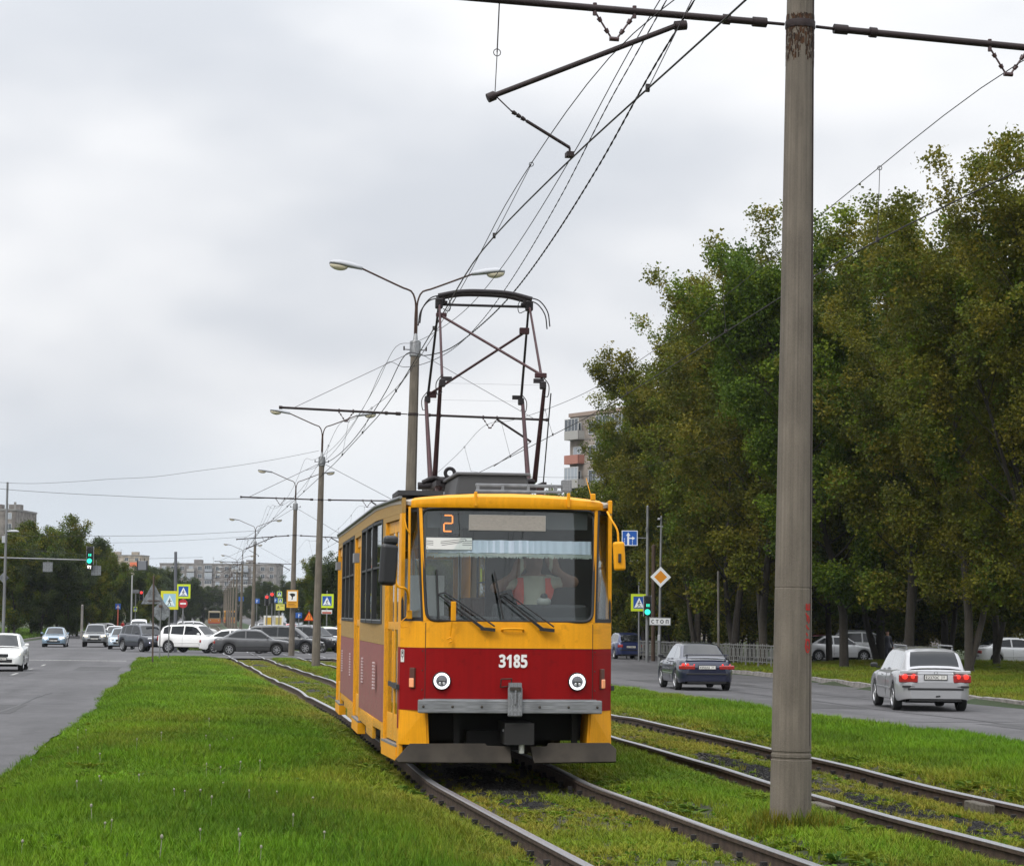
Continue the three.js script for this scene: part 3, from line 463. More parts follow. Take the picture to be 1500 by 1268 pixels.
  part('grab_handle', [tube([[-.085, 1.525, .035], [-.085, 1.54, .07], [.13, 1.54, .07], [.13, 1.525, .035]], .011, 20, 6)], TR.yellow);
  // yellow corner skirts, lower apron boards, dark underframe
  for (const s of [-1, 1]) {
    part('corner_skirt', [hexa([[s * 1.12, .34, -.30], [s * .845, .35, -.04], [s * .865, .70, -.03], [s * 1.12, .70, -.31], [s * 1.1, .34, -.36], [s * .83, .35, -.10], [s * .85, .70, -.09], [s * 1.1, .70, -.37]])], TR.yellow);
    part('corner_skirt_web', [hexa([[s * .845, .35, -.05], [s * .845, .35, -.5], [s * .865, .70, -.5], [s * .865, .70, -.04], [s * .82, .35, -.05], [s * .82, .35, -.5], [s * .84, .70, -.5], [s * .84, .70, -.04]])], TR.yellow);
  }
  part('apron_board', extrude([[-1.14, .17], [.03, .165], [.02, .34], [-.22, .345], [-.24, .37], [-1.02, .365], [-1.17, .2]], .04, .006).rotateX(-.28).translate(0, .0, .02), TR.dirty);
  part('apron_board', extrude([[.27, .165], [1.12, .18], [1.13, .31], [1.06, .38], [.42, .375], [.40, .34], [.23, .34], [.25, .22]], .04, .006).rotateX(-.28).translate(0, .0, .02), TR.dirty);
  part('underframe', [box(1.9, .5, 1.3, 0, .62, -1.2), box(2.1, .45, 3.2, 0, .62, -7), box(2.2, .16, 13.6, 0, .83, -7.2), box(.3, .22, .9, .1, .47, -.35), box(.06, .36, .06, -.52, .52, -.25), box(.06, .36, .06, .72, .52, -.25), box(.6, .2, .3, -.1, .38, -.5)], TR.soot);
  part('coupler', [bar([.1, .46, -.5], [.1, .44, .02], .07, .06, 10), rbox(.18, .14, .12, .02, .1, .42, -.06)], M([.006, .006, .006], .9)); part('coupler_tag', [box(.09, .025, .02, -.02, .50, -.02)], TR.grey);
  part('coupler_pin', [bar([.13, .27, .02], [.13, .36, .02], .03, .03, 10)], M([.55, .55, .5], .4, .6));
  for (const zb of [-3.4, -10.6]) {
    const b = new THREE.Group(); b.name = 'bogie'; t.add(b); b.position.set(0, 0, zb);
    mesh('bogie_frame', [box(.14, .2, 2.6, -.98, .42, 0), box(.14, .2, 2.6, .98, .42, 0), box(1.9, .25, .5, 0, .45, 0), box(1.6, .3, .35, 0, .36, -.95), box(1.6, .3, .35, 0, .36, .95)], TR.soot, b);
    for (const z of [-.95, .95]) { mesh('axle', [bar([-.85, .35, z], [.85, .35, z], .06, .06, 10)], TR.soot, b); for (const s of [-1, 1]) mesh('wheel', [new THREE.CylinderGeometry(.35, .35, .09, 28).rotateZ(Math.PI / 2).translate(s * .80, .352, z), new THREE.CylinderGeometry(.38, .38, .025, 28).rotateZ(Math.PI / 2).translate(s * .745, .355, z)], rust, b); }
  }
  // ----- sides -----
  const hx = (s, z0, z1, y0, y1, inset = 0, th = .04) => { const a = hw(z0) - inset, b = hw(z1) - inset; return hexa([[s * a, y0, z0], [s * b, y0, z1], [s * b, y1, z1], [s * a, y1, z0], [s * (a - th), y0, z0], [s * (b - th), y0, z1], [s * (b - th), y1, z1], [s * (a - th), y1, z0]]); };
  const bays = { '-1': [['pillar', -.3, -.46], ['door', -.46, -1.62], ['pillar', -1.62, -1.84], ['win', -1.84, -5.34, 3], ['pillar', -5.34, -5.5], ['door', -5.5, -6.95], ['pillar', -6.95, -7.1], ['win', -7.1, -10.5, 3], ['pillar', -10.5, -10.65], ['door', -10.65, -12.1], ['pillar', -12.1, -12.3], ['win', -12.3, -13.6, 1], ['pillar', -13.6, -14.2]], '1': [['pillar', -.3, -.5], ['win', -.5, -1.6, 1], ['pillar', -1.6, -1.84], ['win', -1.84, -5.34, 3], ['pillar', -5.34, -5.5], ['win', -5.5, -7.0, 1], ['pillar', -7, -7.1], ['win', -7.1, -10.5, 3], ['pillar', -10.5, -10.65], ['win', -10.65, -12.1, 1], ['pillar', -12.1, -12.3], ['win', -12.3, -13.6, 1], ['pillar', -13.6, -14.2]] };
  for (const s of [-1, 1]) for (const [ty, z0, z1, n] of bays[s]) {
    const front = z0 > -.31, side = front ? TR.yellow : TR.cream;
    if (ty === 'pillar') {
      part('side_pillar', hx(s, z0, z1, 1.345, 2.74), front ? TR.yellow : TR.cream);
      part('side_panel', hx(s, z0, z1, .5, 1.342), front ? TR.red : TR.pink);
      if (front) part('side_panel', hx(s, z0, z1, .2, .497), TR.yellow);
    } else if (ty === 'win') {
      part('side_panel', hx(s, z0, z1, 1.345, 1.57), side); part('side_panel', hx(s, z0, z1, .5, 1.342), TR.pink);
      const w = (z1 - z0) / n;
      for (let i = 0; i < n; i++) {
        const a = z0 + w * i - .05, b = z0 + w * (i + 1) + .05, win = part('side_window', hx(s, a, b, 1.6, 2.7, .022, .006), TR.glass);
        mesh('window_frame', [hx(s, a + .03, a - .012, 1.575, 2.735, -.006, .05), hx(s, b + .012, b - .03, 1.575, 2.735, -.006, .05), hx(s, a, b, 1.575, 1.605, -.004, .05), hx(s, a, b, 2.70, 2.735, -.004, .05), hx(s, a, b, 2.195, 2.22, .0, .04)], TR.rubber, win);
        mesh('window_bead', [hx(s, a - .012, b + .012, 1.606, 1.618, -.008, .02), hx(s, a - .012, a - .024, 1.61, 2.7, -.008, .02)], TR.grey, win);
      }
      if (n === 3) for (const zz of [z0 - .62, z0 - 2.9]) { const L = new THREE.Group(); L.name = 'louvre'; t.add(L); for (let k = 0; k < 9; k++) mesh('slat', hx(s, zz, zz - .17, .83 + k * .036, .848 + k * .036, -.012, .02), k % 1 ? TR.pink : M([.55, .42, .42], .6), L); }
    } else {  // folding door: two leaves, each with a tall pane
      const w = (z1 - z0) / 2;
      for (let i = 0; i < 2; i++) {
        const a = z0 + w * i - .008, b = z0 + w * (i + 1) + .008, leaf = part('door_leaf', [hx(s, a, a - .04, .34, 2.68, .035, .02), hx(s, b + .04, b, .34, 2.68, .035, .02), hx(s, a - .04, b + .04, 2.56, 2.68, .035, .02), hx(s, a - .04, b + .04, .34, .62, .035, .02), hx(s, a - .04, b + .04, 1.52, 1.6, .035, .02)], TR.yellowSide);
        mesh('door_pane', hx(s, a - .04, b + .04, 1.6, 2.56, .045, .006), TR.glass, leaf); mesh('door_pane', hx(s, a - .04, b + .04, .62, 1.52, .045, .006), TR.glass, leaf);
        mesh('door_handle', [bar([s * (hw(a) - .03), .9, a - .05], [s * (hw(a) - .03), 1.5, a - .05], .012)], TR.yellowSide, leaf);
      }
      part('door_header', hx(s, z0, z1, 2.685, 2.74, .0), TR.cream);
      part('door_frame', [hx(s, z0 + .0, z0 - .03, .2, 2.68, .0, .05), hx(s, z1 + .03, z1, .2, 2.68, .0, .05)], TR.yellowSide);
      part('step', [hx(s, z0 + .02, z1 - .02, .16, .3, -.012, .10)], TR.yellow); part('step_edge', [hx(s, z0 + .02, z1 - .02, .302, .325, -.014, .12)], TR.grey);
      part('door_hood', [hx(s, z0 - .25, z0 - .6, 2.34, 2.46, -.075, .07)], M([.2, .2, .21], .5));
    }
  }
  for (const s of [-1, 1]) {
    // cant rail above the windows and the curved roof edge
    part('cant_rail', [-.3, -2.5, -5, -8, -12, -14.2].slice(0, -1).map((z, i, a) => hx(s, z, [-2.5, -5, -8, -12, -14.2][i], 2.742, 2.90)), TR.cream);
    // skirts between the bogies
    for (const [a, b, y] of s < 0 ? [[-1.66, -1.9, .22], [-2.75, -4.0, .26], [-4.0, -5.48, .34], [-7.0, -8.6, .24], [-8.6, -9.6, .34], [-12.2, -13.9, .3]] : [[-.8, -2.2, .3], [-4.9, -9.2, .28], [-12.2, -13.9, .3]]) { part('skirt_panel', hx(s, a, b + .015, y, .497, .01), TR.skirt); }
    part('skirt_rail', [hx(s, -1.9, -2.75, .4, .497, .012), hx(s, -9.6, -10.6, .4, .497, .012)], TR.skirt);
  }
  part('rear_wall', [box(2.2, 1.15, .05, 0, 1.05, -14.3), box(2.2, .35, .05, 0, 2.78, -14.3), box(.3, 1.1, .05, -.95, 2.1, -14.3), box(.3, 1.1, .05, .95, 2.1, -14.3)], TR.yellow); part('rear_window', box(1.6, 1.0, .006, 0, 2.1, -14.3), TR.glass);
  // roof: curved sheet
  { const zs = [-.2, -.36, -1.2, -2.5, -5, -8, -12, -14.2, -14.35], rows = zs.map(z => { const w = z > -.3 ? .84 : hw(z) + .005; return [-1, -.97, -.85, -.6, -.3, 0, .3, .6, .85, .97, 1].map(k => [k * w, 2.892 + .075 * (1 - Math.pow(Math.abs(k), 3)) - (z > -.25 ? .06 : z > -.4 ? .02 : 0), z]); }); part('roof', solidGrid(rows.reverse(), () => V(0, -.035, 0)), TR.roof); }
  part('gutter', [bar([-1.13, 2.905, -.32], [-1.262, 2.905, -2.5], .018), bar([-1.262, 2.905, -2.5], [-1.262, 2.905, -12], .018), bar([-1.262, 2.905, -12], [-1.13, 2.905, -14.2], .018)], TR.grey);
  // roof equipment
  part('resistor_box', extrude([[-.42, 0], [.42, 0], [.39, .2], [.36, .225], [-.36, .225], [-.39, .2]], 1.5, .015).translate(-.0, 3.02, -3.2), TR.dirty).userData.label = 'dark resistor cover on the roof'; t.children.at(-1).material = M([.06, .06, .062], .7);
  part('resistor_lid', [rbox(.84, .03, 1.6, .01, 0, 3.255, -2.45)], M([.12, .12, .125], .6)); 
  part('roof_grid', [rbox(.95, .035, .05, .01, .20, 3.085, -.95), rbox(.95, .03, .05, .01, .2, 3.02, -.93), ...[-.25, .02, .3, .6].map(x => box(.03, .09, .05, x, 3.05, -.94)), rbox(.1, .13, .14, .01, .72, 3.09, -.95)], TR.grey);
  part('roof_box', [rbox(1.0, .16, 1.6, .03, 0, 3.08, -6.5), rbox(.9, .14, 2.2, .03, 0, 3.07, -10)], TR.roof); part('roof_edge_board', [box(.5, .05, .9, -.85, 3.0, -1.6)], TR.dark);
  part('roof_antenna', [bar([.86, 2.93, -.12], [.82, 3.13, -.2], .004), rbox(.05, .07, .05, .01, .88, 2.93, -.12)], TR.yellow);
  // ----- pantograph -----
  const pg = new THREE.Group(); pg.name = 'pantograph'; pg.userData.label = 'raised diamond pantograph'; t.add(pg); pg.position.set(.09, 0, -3.6);
  const K = 4.36, HD = 5.40, kw = .59, hwid = .55, bw = .60, col_ = HD + .13;
  mesh('base_frame', [box(.05, .06, 2.0, -.62, 3.2, 0), box(.05, .06, 2.0, .62, 3.2, 0), box(1.3, .06, .06, 0, 3.2, .35), box(1.3, .06, .06, 0, 3.2, -.35), bar([-.68, 3.28, .3], [.6, 3.28, .3], .035), bar([-.68, 3.28, -.3], [.6, 3.28, -.3], .035)], TR.pantoBlack, pg);
  mesh('insulator', [[-.6, .8], [.6, .8], [-.6, -.8], [.6, -.8]].map(([x, z]) => lathe([[.04, 2.98], [.06, 3.02], [.04, 3.05], [.06, 3.09], [.04, 3.12], [.05, 3.17]], 10).translate(x, 0, z)), porcelain, pg);
  mesh('spring', [new THREE.TorusGeometry(.055, .022, 8, 16).translate(-.42, 3.36, .3), tube([[-.75, 3.24, .32], [-.6, 3.3, .34], [-.5, 3.26, .36], [-.3, 3.24, .33]], .03, 12, 6), bar([-.45, 3.1, .35], [-.4, 3.3, .3], .03), bar([-.8, 3.2, .3], [-.15, 3.23, .3], .045)], TR.pantoBlack, pg);
  for (const s of [-1, 1]) for (const f of [-1, 1]) {
    mesh('lower_arm', [bar([s * bw, 3.28, f * .28], [s * (kw + .02), K, f * 1.0], .032, .022, 8)], TR.maroon, pg);
    mesh('upper_arm', [bar([s * kw, K, f * 1.0], [s * hwid, HD, f * .06], .017, .014, 8)], f > 0 ? TR.maroon : TR.pantoBlack, pg);
    mesh('knee_joint', [rbox(.07, .09, .1, .015, s * kw, K, f * 1.0), box(.12, .05, .05, s * (kw - .05), K + .05, f * 1.0), tube([[s * kw, K + .1, f], [s * (kw + .07), K + .0, f], [s * (kw + .05), K - .14, f], [s * kw, K - .1, f]], .006, 14, 5)], TR.pantoBlack, pg);
    if (f > 0) mesh('head_joint', [rbox(.09, .12, .1, .015, s * hwid, HD + .03, 0), bar([s * .5, HD + .02, 0], [s * .5, col_ - .01, 0], .025, .025), box(.14, .03, .06, s * .52, HD + .05, 0), tube([[s * .44, HD + .1, 0], [s * .41, HD + .02, .02], [s * .43, HD - .06, .02], [s * .5, HD - .03, 0]], .005, 12, 4)], TR.pantoBlack, pg);
  }
  mesh('cross_tie', [bar([-kw, K, 1.0], [kw, K, 1.0], .001), bar([-kw, K, -1], [kw, K, -1], .001)], TR.pantoBlack, pg);
  mesh('diagonal_brace', [bar([-hwid, HD - .12, .1], [kw, K + .12, .96], .016, .016), rbox(.13, .05, .05, .01, -hwid + .02, HD - .12, .1), rbox(.14, .06, .05, .01, kw - .02, K + .12, .95)], TR.maroon, pg);
  mesh('diagonal_brace', [bar([hwid, HD - .25, -.2], [-kw, K + .05, -.98], .016, .016), rbox(.12, .08, .06, .01, hwid - .03, HD - .25, -.2), rbox(.12, .08, .06, .01, -kw + .05, K + .06, -.98)], TR.maroon, pg);
  mesh('head_tube', [bar([-hwid, HD + .02, 0], [hwid, HD + .02, 0], .016)], TR.pantoBlack, pg);
  mesh('collector_strip', [tube([[-.57, col_ - .02, .12], [-.3, col_ + .035, .12], [0, col_ + .045, .12], [.3, col_ + .03, .12], [.57, col_ - .03, .12]], .03, 30, 7), tube([[-.57, col_ - .02, -.12], [-.3, col_ + .035, -.12], [0, col_ + .045, -.12], [.3, col_ + .03, -.12], [.57, col_ - .03, -.12]], .03, 30, 7)], TR.pantoBlack, pg);
  for (const s of [-1, 1]) mesh('collector_horn', [tube([[s * .55, col_ - .015, .12], [s * .66, col_ - .05, .12], [s * .76, col_ - .18, .12], [s * .79, col_ - .36, .12]], .008, 16, 5), tube([[s * .55, col_ - .015, -.12], [s * .66, col_ - .05, -.12], [s * .76, col_ - .18, -.12], [s * .79, col_ - .36, -.12]], .008, 16, 5)], TR.pantoBlack, pg);
  mesh('control_rod', [bar([.70, K - .08, .9], [.66, 3.05, .5], .008)], TR.pantoBlack, pg);
  // ----- fittings on the front -----
  const lp = (px, py) => [(px - 746) / 141, (1139 - py) / 141];
  const wiper = (bx0, by0, bx1, by1, ax, ay, ex, ey) => {
    const w = new THREE.Group(); w.name = 'wiper'; t.add(w); const F = (px, py, o) => { const [x, y] = lp(px, py); return onFront(x, y, o); };
    mesh('blade', [bar(F(bx0, by0, .035), F(bx1, by1, .035), .011, .011, 6), bar(F(bx0, by0, .022), F(bx1, by1, .022), .006, .006, 5)], TR.rubber, w);
    const a = F(ax, ay, .05), e = F(ex, ey, .07); mesh('arm', [bar(a, e, .009, .011, 6), bar(a.clone().add(V(.07, .02, 0)), e.clone().add(V(.1, .03, 0)), .007, .009, 6), bar(a, a.clone().add(V(.08, .02, 0)), .008), bar(a.clone().add(V(.03, -.02, 0)), e.clone().add(V(-.03, .0, 0)), .007)], TR.rubber, w);
    mesh('spindle', [box(.15, .035, .05, e.x + .03, e.y, e.z - .02, 0, 0, -.1)], TR.rubber, w);
  };
  wiper(638, 836, 641, 907, 640, 872, 708, 922); wiper(722, 838, 735, 907, 730, 872, 795, 922);
  { // grey-black mirror on the door side, its yellow arm and the yellow grab pole
    const m = new THREE.Group(); m.name = 'wing_mirror'; m.userData.label = 'large black wing mirror'; t.add(m); const hd = mesh('mirror_housing', rbox(.185, .43, .1, .045), TR.mirror, m); hd.position.set(-1.275, 2.19, .06); hd.rotation.set(0, .35, -.06);
    mesh('mirror_hood', rbox(.15, .1, .2, .04, -1.25, 2.44, -.02), TR.mirror, m);
    mesh('mirror_arm', [tube([[-1.2, 2.05, .05], [-1.17, 1.965, .06], [-1.1, 1.95, .04], [-1.06, 1.88, -.05], [-1.055, 1.72, -.14]], .013, 20, 6)], TR.yellow, m);
    part('grab_pole', [bar([-1.045, 1.72, -.1], [-1.045, 2.80, -.17], .013), tube([[-1.045, 2.52, -.13], [-1.08, 2.58, -.12], [-1.10, 2.68, -.14]], .009, 10, 5), rbox(.06, .09, .05, .01, -1.035, 1.68, -.16), tube([[-1.06, 1.66, -.13], [-1.12, 1.6, -.12], [-1.12, 1.55, -.12], [-1.05, 1.56, -.13]], .005, 14, 5)], TR.yellow);
    const m2 = new THREE.Group(); m2.name = 'wing_mirror'; m2.userData.label = 'yellow backed wing mirror'; t.add(m2); const h2 = mesh('mirror_housing', rbox(.125, .30, .055, .03), TR.yellow, m2); h2.position.set(1.135, 2.31, .04); h2.rotation.z = .06; const h3 = mesh('mirror_mount', rbox(.03, .09, .02, .004), TR.dirty, m2); h3.position.set(1.135, 2.29, .075);
    mesh('mirror_arm', [tube([[1.04, 2.78, -.16], [1.06, 2.7, -.05], [1.12, 2.58, .0], [1.13, 2.45, .02]], .012, 18, 6)], TR.yellow, m2);
    part('small_mirror', [rbox(.055, .2, .02, .008, -.6, 1.72, .10, 0, .3, 0), bar([-.61, 1.63, .09], [-.625, 1.45, .04], .005), tube([[-.66, 1.43, .05], [-.62, 1.45, .06], [-.6, 1.42, .06], [-.64, 1.40, .05]], .007, 10, 5)], TR.yellow);
    part('fascia_corner_post', rbox(.04, .14, .05, .008, 1.075, 2.83, -.19), TR.yellow);
  }
  // ----- inside -----
  part('floor', box(2.3, .05, 13.8, 0, .93, -7.2), TR.dark); part('ceiling', box(2.2, .03, 13.6, 0, 2.80, -7.4), M([.28, .28, .28], .8));
  part('dashboard', [rbox(1.75, .5, .36, .06, 0, 1.42, -.27), rbox(1.0, .2, .2, .04, .35, 1.70, -.32)], TR.dark);
  part('cab_partition', [box(1.2, 1.85, .04, .52, 1.87, -1.55), box(.06, 1.85, .05, -.06, 1.87, -1.55), box(.55, .5, .04, -.34, 2.6, -1.55), box(.5, .75, .04, -.34, 1.3, -1.55)], TR.dark);
  part('cab_cabinet', [box(.36, 1.2, .35, -.80, 1.5, -.9)], M([.34, .34, .34], .7)); part('cab_post', [bar([-.38, .95, -1.5], [-.38, 2.78, -1.5], .018)], M([.4, .4, .38], .5));
  part('driver_seat', [rbox(.46, .12, .45, .04, .36, 1.40, -1.1), rbox(.44, .55, .1, .04, .36, 1.72, -1.36)], TR.black);
  part('steering_console', [lathe([[0, .0], [.05, .0], [.075, .03], [.075, .07], [.05, .09], [0, .1]], 16).translate(.39, 1.78, -.28)], M([.26, .255, .23], .4)); part('console_knob', [new THREE.SphereGeometry(.04, 12, 8).translate(.39, 1.88, -.26)], TR.black);
  for (let z = -2.6; z > -13; z -= 1.1) for (const x of [-.8, .8]) { if (x < 0 && ((z < -5.3 && z > -7.1) || (z < -10.5 && z > -12.2))) continue; part('passenger_seat', [rbox(.42, .08, .42, .03, x, 1.36, z), rbox(.42, .55, .06, .03, x, 1.66, z - .2)], M([.10, .045, .03], .6)); }
  part('handrail', [bar([-.4, 2.6, -2], [-.4, 2.6, -13.6], .016), bar([.4, 2.6, -2], [.4, 2.6, -13.6], .016), bar([-.45, .95, -5.4], [-.45, 2.8, -5.4], .018), bar([-.45, .95, -7.1], [-.45, 2.8, -7.1], .018)], TR.yellow);
  // curtain with fringe, route plate, displays
  const cw = []; for (let i = 0; i <= 140; i++) cw.push(i / 140);
  part('curtain', solidGrid([2.325, 2.38, 2.46].map(y => cw.map(k => { const x = lerp(-.86, .88, k); return [x, y + .006 * noise2(k * 30, y * 9), onFront(x, y, -.075).z + .005 * Math.sin(k * 140 + Math.sin(k * 19) * 2)]; })), () => V(0, 0, -.004)), M([.60, .64, .74], .85));
  { const f = []; const r = rng(4); for (let i = 0; i < 150; i++) { const x = lerp(-.86, .88, i / 149), L = .03 + r() * .02; f.push(box(.0065, L, .004, x, 2.325 - L / 2, onFront(x, 2.3, -.075).z)); } part('curtain_fringe', f, M([.62, .66, .60], .9)); }
  { const tx = canvasTex(512, 136, (c, w, h) => { c.fillStyle = '#d9d7d2'; c.fillRect(0, 0, w, h); c.strokeStyle = '#2a2a2a'; c.lineWidth = 6; const L = (...p) => { c.beginPath(); c.moveTo(p[0], p[1]); for (let i = 2; i < p.length; i += 2) c.lineTo(p[i], p[i + 1]); c.stroke(); }; for (let k = 0; k < 3; k++) { L(0, 36 + k * 22, 78, 44 + k * 20); L(405, 40 + k * 22, 512, 34 + k * 24); } L(160, 46, 430, 10, 448, 18, 440, 34); L(160, 66, 420, 34); L(172, 88, 400, 50); c.fillStyle = '#9c7a50'; for (const x of [8, 490]) c.fillRect(x, 112, 10, 8); });
    const pl = part('route_plate', new THREE.BoxGeometry(.48, .125, .008), [M([.7, .7, .7]), M([.7, .7, .7]), M([.7, .7, .7]), M([.7, .7, .7]), new THREE.MeshStandardMaterial({ map: tx, roughness: .7 }), M([.7, .7, .7])]); pl.geometry = clean(pl.geometry); pl.geometry.clearGroups(); pl.material = M([.72, .72, .7], .7); pl.position.copy(onFront(-.63, 2.42, -.05)); pl.rotation.x = -.12;
    const pf = mesh('plate_print', new THREE.PlaneGeometry(.476, .121), new THREE.MeshStandardMaterial({ map: tx, roughness: .7 }), pl); pf.position.z = .007; }
  { const tx = canvasTex(512, 104, (c, w, h) => { c.fillStyle = '#9a938b'; c.fillRect(0, 0, w, h); const r = rng(8); for (let i = 0; i < 900; i++) { c.globalAlpha = .12; c.fillStyle = r() < .5 ? '#b5aea4' : '#7a746e'; c.fillRect(r() * w, r() * h, 3 + r() * 20, 2 + r() * 6); } });
    const pb = part('destination_board', box(.81, .165, .02), M([.36, .35, .33], .7)); pb.position.copy(onFront(-.02, 2.645, -.06)); const pf = mesh('board_face', new THREE.PlaneGeometry(.8, .155), new THREE.MeshStandardMaterial({ map: tx, roughness: .8 }), pb); pf.position.z = .013; }
  { const d = new THREE.Group(); d.name = 'route_display'; t.add(d); d.position.copy(onFront(-.64, 2.635, -.055)); d.rotation.x = -.12; mesh('display_panel', box(.2, .22, .02, .02, 0, -.014), TR.black, d);
    const on = new THREE.MeshStandardMaterial({ color: 0x331000, emissive: new THREE.Color(1, .27, .04), emissiveIntensity: 2.2 }), gs = []; const dot = (x, y) => gs.push(box(.0135, .0135, .006, x, y, 0)); for (let k = 0; k < 5; k++) { dot(-.03 + k * .016, .083); dot(-.03 + k * .016, .0); dot(-.036 + k * .016, -.085); dot(.046 - k * .0, .07 - k * .0155); dot(-.044, -.015 - k * .0155); } mesh('digit', gs, on, d).userData.label = 'lit orange digit 2'; }
  part('visor', [box(1.7, .2, .02, 0, 2.69, -.3, .1)], M([.16, .16, .165], .8));
}
// ---------- people ----------
function bodyGeo(bones, cell, colorAt, keep, grow = 0) {
  const mn = V(1e9, 1e9, 1e9), mx = V(-1e9, -1e9, -1e9);
  for (const b of bones) for (const o of [0, 4]) { const r = b[o + 3] + .05 + grow; mn.min(V(b[o] - r, b[o + 1] - r, b[o + 2] - r)); mx.max(V(b[o] + r, b[o + 1] + r, b[o + 2] + r)); }
  const c = mn.clone().add(mx).multiplyScalar(.5), half = Math.max(mx.x - mn.x, mx.y - mn.y, mx.z - mn.z) / 2, n = Math.min(150, Math.ceil(2 * half / cell)), mc = new MarchingCubes(n, undefined, false, false, 200000);
  const N = mc.size, q = V(0, 0, 0);
  const dist = (x, y, z) => { let s = 0; for (const b of bones) { const ax = b[0], ay = b[1], az = b[2], dx = b[4] - ax, dy = b[5] - ay, dz = b[6] - az, L = dx * dx + dy * dy + dz * dz, t = L ? clamp(((x - ax) * dx + (y - ay) * dy + (z - az) * dz) / L) : 0; const d = Math.hypot(x - ax - dx * t, y - ay - dy * t, z - az - dz * t) - lerp(b[3], b[7], t); s += Math.exp(-d * 45); } return -Math.log(s + 1e-30) / 45 - grow; };
  for (let k = 0; k < N; k++) for (let j = 0; j < N; j++) for (let i = 0; i < N; i++) { const h = N / 2, x = c.x + (i - h) / h * half, y = c.y + (j - h) / h * half, z = c.z + (k - h) / h * half; mc.field[i + j * N + k * N * N] = -dist(x, y, z); }
  mc.isolation = 0; mc.update();
  const cnt = mc.count, pos = [], col = [];
  for (let i = 0; i < cnt; i += 3) { const tri = []; for (let k = 0; k < 3; k++) { const o = (i + k) * 3; tri.push(V(c.x + mc.positionArray[o] * half, c.y + mc.positionArray[o + 1] * half, c.z + mc.positionArray[o + 2] * half)); } if (keep && !keep(tri[0].clone().add(tri[1]).add(tri[2]).multiplyScalar(1 / 3))) continue; for (const v of tri) { pos.push(v.x, v.y, v.z); if (colorAt) col.push(...colorAt(v)); } }
  const g = new THREE.BufferGeometry(); g.setAttribute('position', new THREE.Float32BufferAttribute(pos, 3)); if (colorAt) g.setAttribute('color', new THREE.Float32BufferAttribute(col, 3)); g.computeVertexNormals(); const nrm = g.attributes.normal; // smooth normals from the field
  for (let i = 0; i < pos.length; i += 3) { const e = .004, x = pos[i], y = pos[i + 1], z = pos[i + 2], v = V(dist(x + e, y, z) - dist(x - e, y, z), dist(x, y + e, z) - dist(x, y - e, z), dist(x, y, z + e) - dist(x, y, z - e)).normalize(); nrm.setXYZ(i / 3, v.x, v.y, v.z); }
  return g;
}
{
  // driver: seated, both arms raised with the hands at the head
  const hand = (x, y, z, s) => { const out = [[x, y, z, .032, x - s * .03, y + .06, z + .01, .034]]; for (let k = 0; k < 4; k++) { const bx = x - s * .03 + (k - 1.5) * .017, L = [.05, .06, .062, .048][k]; out.push([bx, y + .06, z + .01, .009, bx - s * .01, y + .06 + L * .6, z + .018, .0085], [bx - s * .01, y + .06 + L * .6, z + .018, .0085, bx - s * .022, y + .06 + L, z + .0, .0075]); } out.push([x - s * .005, y + .02, z + .03, .011, x - s * .05, y + .05, z + .05, .009]); return out; };
  const b = [[-.09, .06, 0, .12, .09, .06, 0, .12], [0, .08, 0, .14, 0, .34, -.01, .15], [-.09, .40, -.01, .115, .09, .40, -.01, .115], [-.16, .50, -.01, .07, .16, .50, -.01, .07], [0, .5, 0, .062, 0, .60, .02, .055], [0, .70, .03, .092, 0, .74, .01, .10], [0, .655, .05, .06, 0, .66, .06, .055], [0, .70, .125, .014, 0, .672, .14, .016],
    [-.18, .49, 0, .06, -.42, .43, .10, .046], [-.42, .43, .10, .045, -.22, .58, .18, .032], [.18, .49, 0, .06, .42, .50, .10, .046], [.42, .50, .10, .045, .22, .62, .18, .032], ...hand(-.21, .59, .18, -1), ...hand(.21, .63, .18, 1),
    [-.1, .05, .05, .09, -.13, .02, .42, .075], [.1, .05, .05, .09, .13, .02, .42, .075], [-.13, .02, .42, .07, -.13, -.42, .45, .05], [.13, .02, .42, .07, .13, -.42, .45, .05], [-.13, -.44, .45, .045, -.13, -.46, .60, .04], [.13, -.44, .45, .045, .13, -.46, .60, .04]];
  const shirt = [.62, .6, .47], skin = [.30, .17, .12], hair = [.03, .022, .018], trousers = [.03, .032, .045];
  const colr = v => v.y < .06 || v.z > .25 && v.y < .3 ? trousers : v.y > .56 && Math.abs(v.x) < .14 ? (v.y > .76 || v.z < -.02 ? hair : skin) : Math.abs(v.x) > .31 || v.z > .11 && v.y > .42 && Math.abs(v.x) > .17 ? skin : shirt;
  const t = thing('person', 'tram driver in pale shirt and orange vest with both arms raised', 'person', [0, 0, 0]);
  tram.updateMatrixWorld(true); t.position.copy(V(.37, 1.55, -.98).applyMatrix4(tram.matrixWorld)); t.quaternion.copy(tram.quaternion);
  mesh('body', bodyGeo(b, .012, colr), new THREE.MeshStandardMaterial({ vertexColors: true, roughness: .85 }), t);
  mesh('vest', bodyGeo(b.slice(0, 4), .014, null, v => v.y < .54 && v.y > .02 && Math.abs(v.x) > .115 && Math.abs(v.x) < .235, .016), M([.95, .12, .07], .8), t);
  for (const s of [-1, 1]) mesh('eye', [new THREE.SphereGeometry(.013, 8, 6).translate(s * .034, .712, .115)], M([.05, .04, .04], .3), t);
  mesh('mouth', [rbox(.05, .012, .012, .005, 0, .64, .112)], M([.35, .12, .1], .6), t);
}
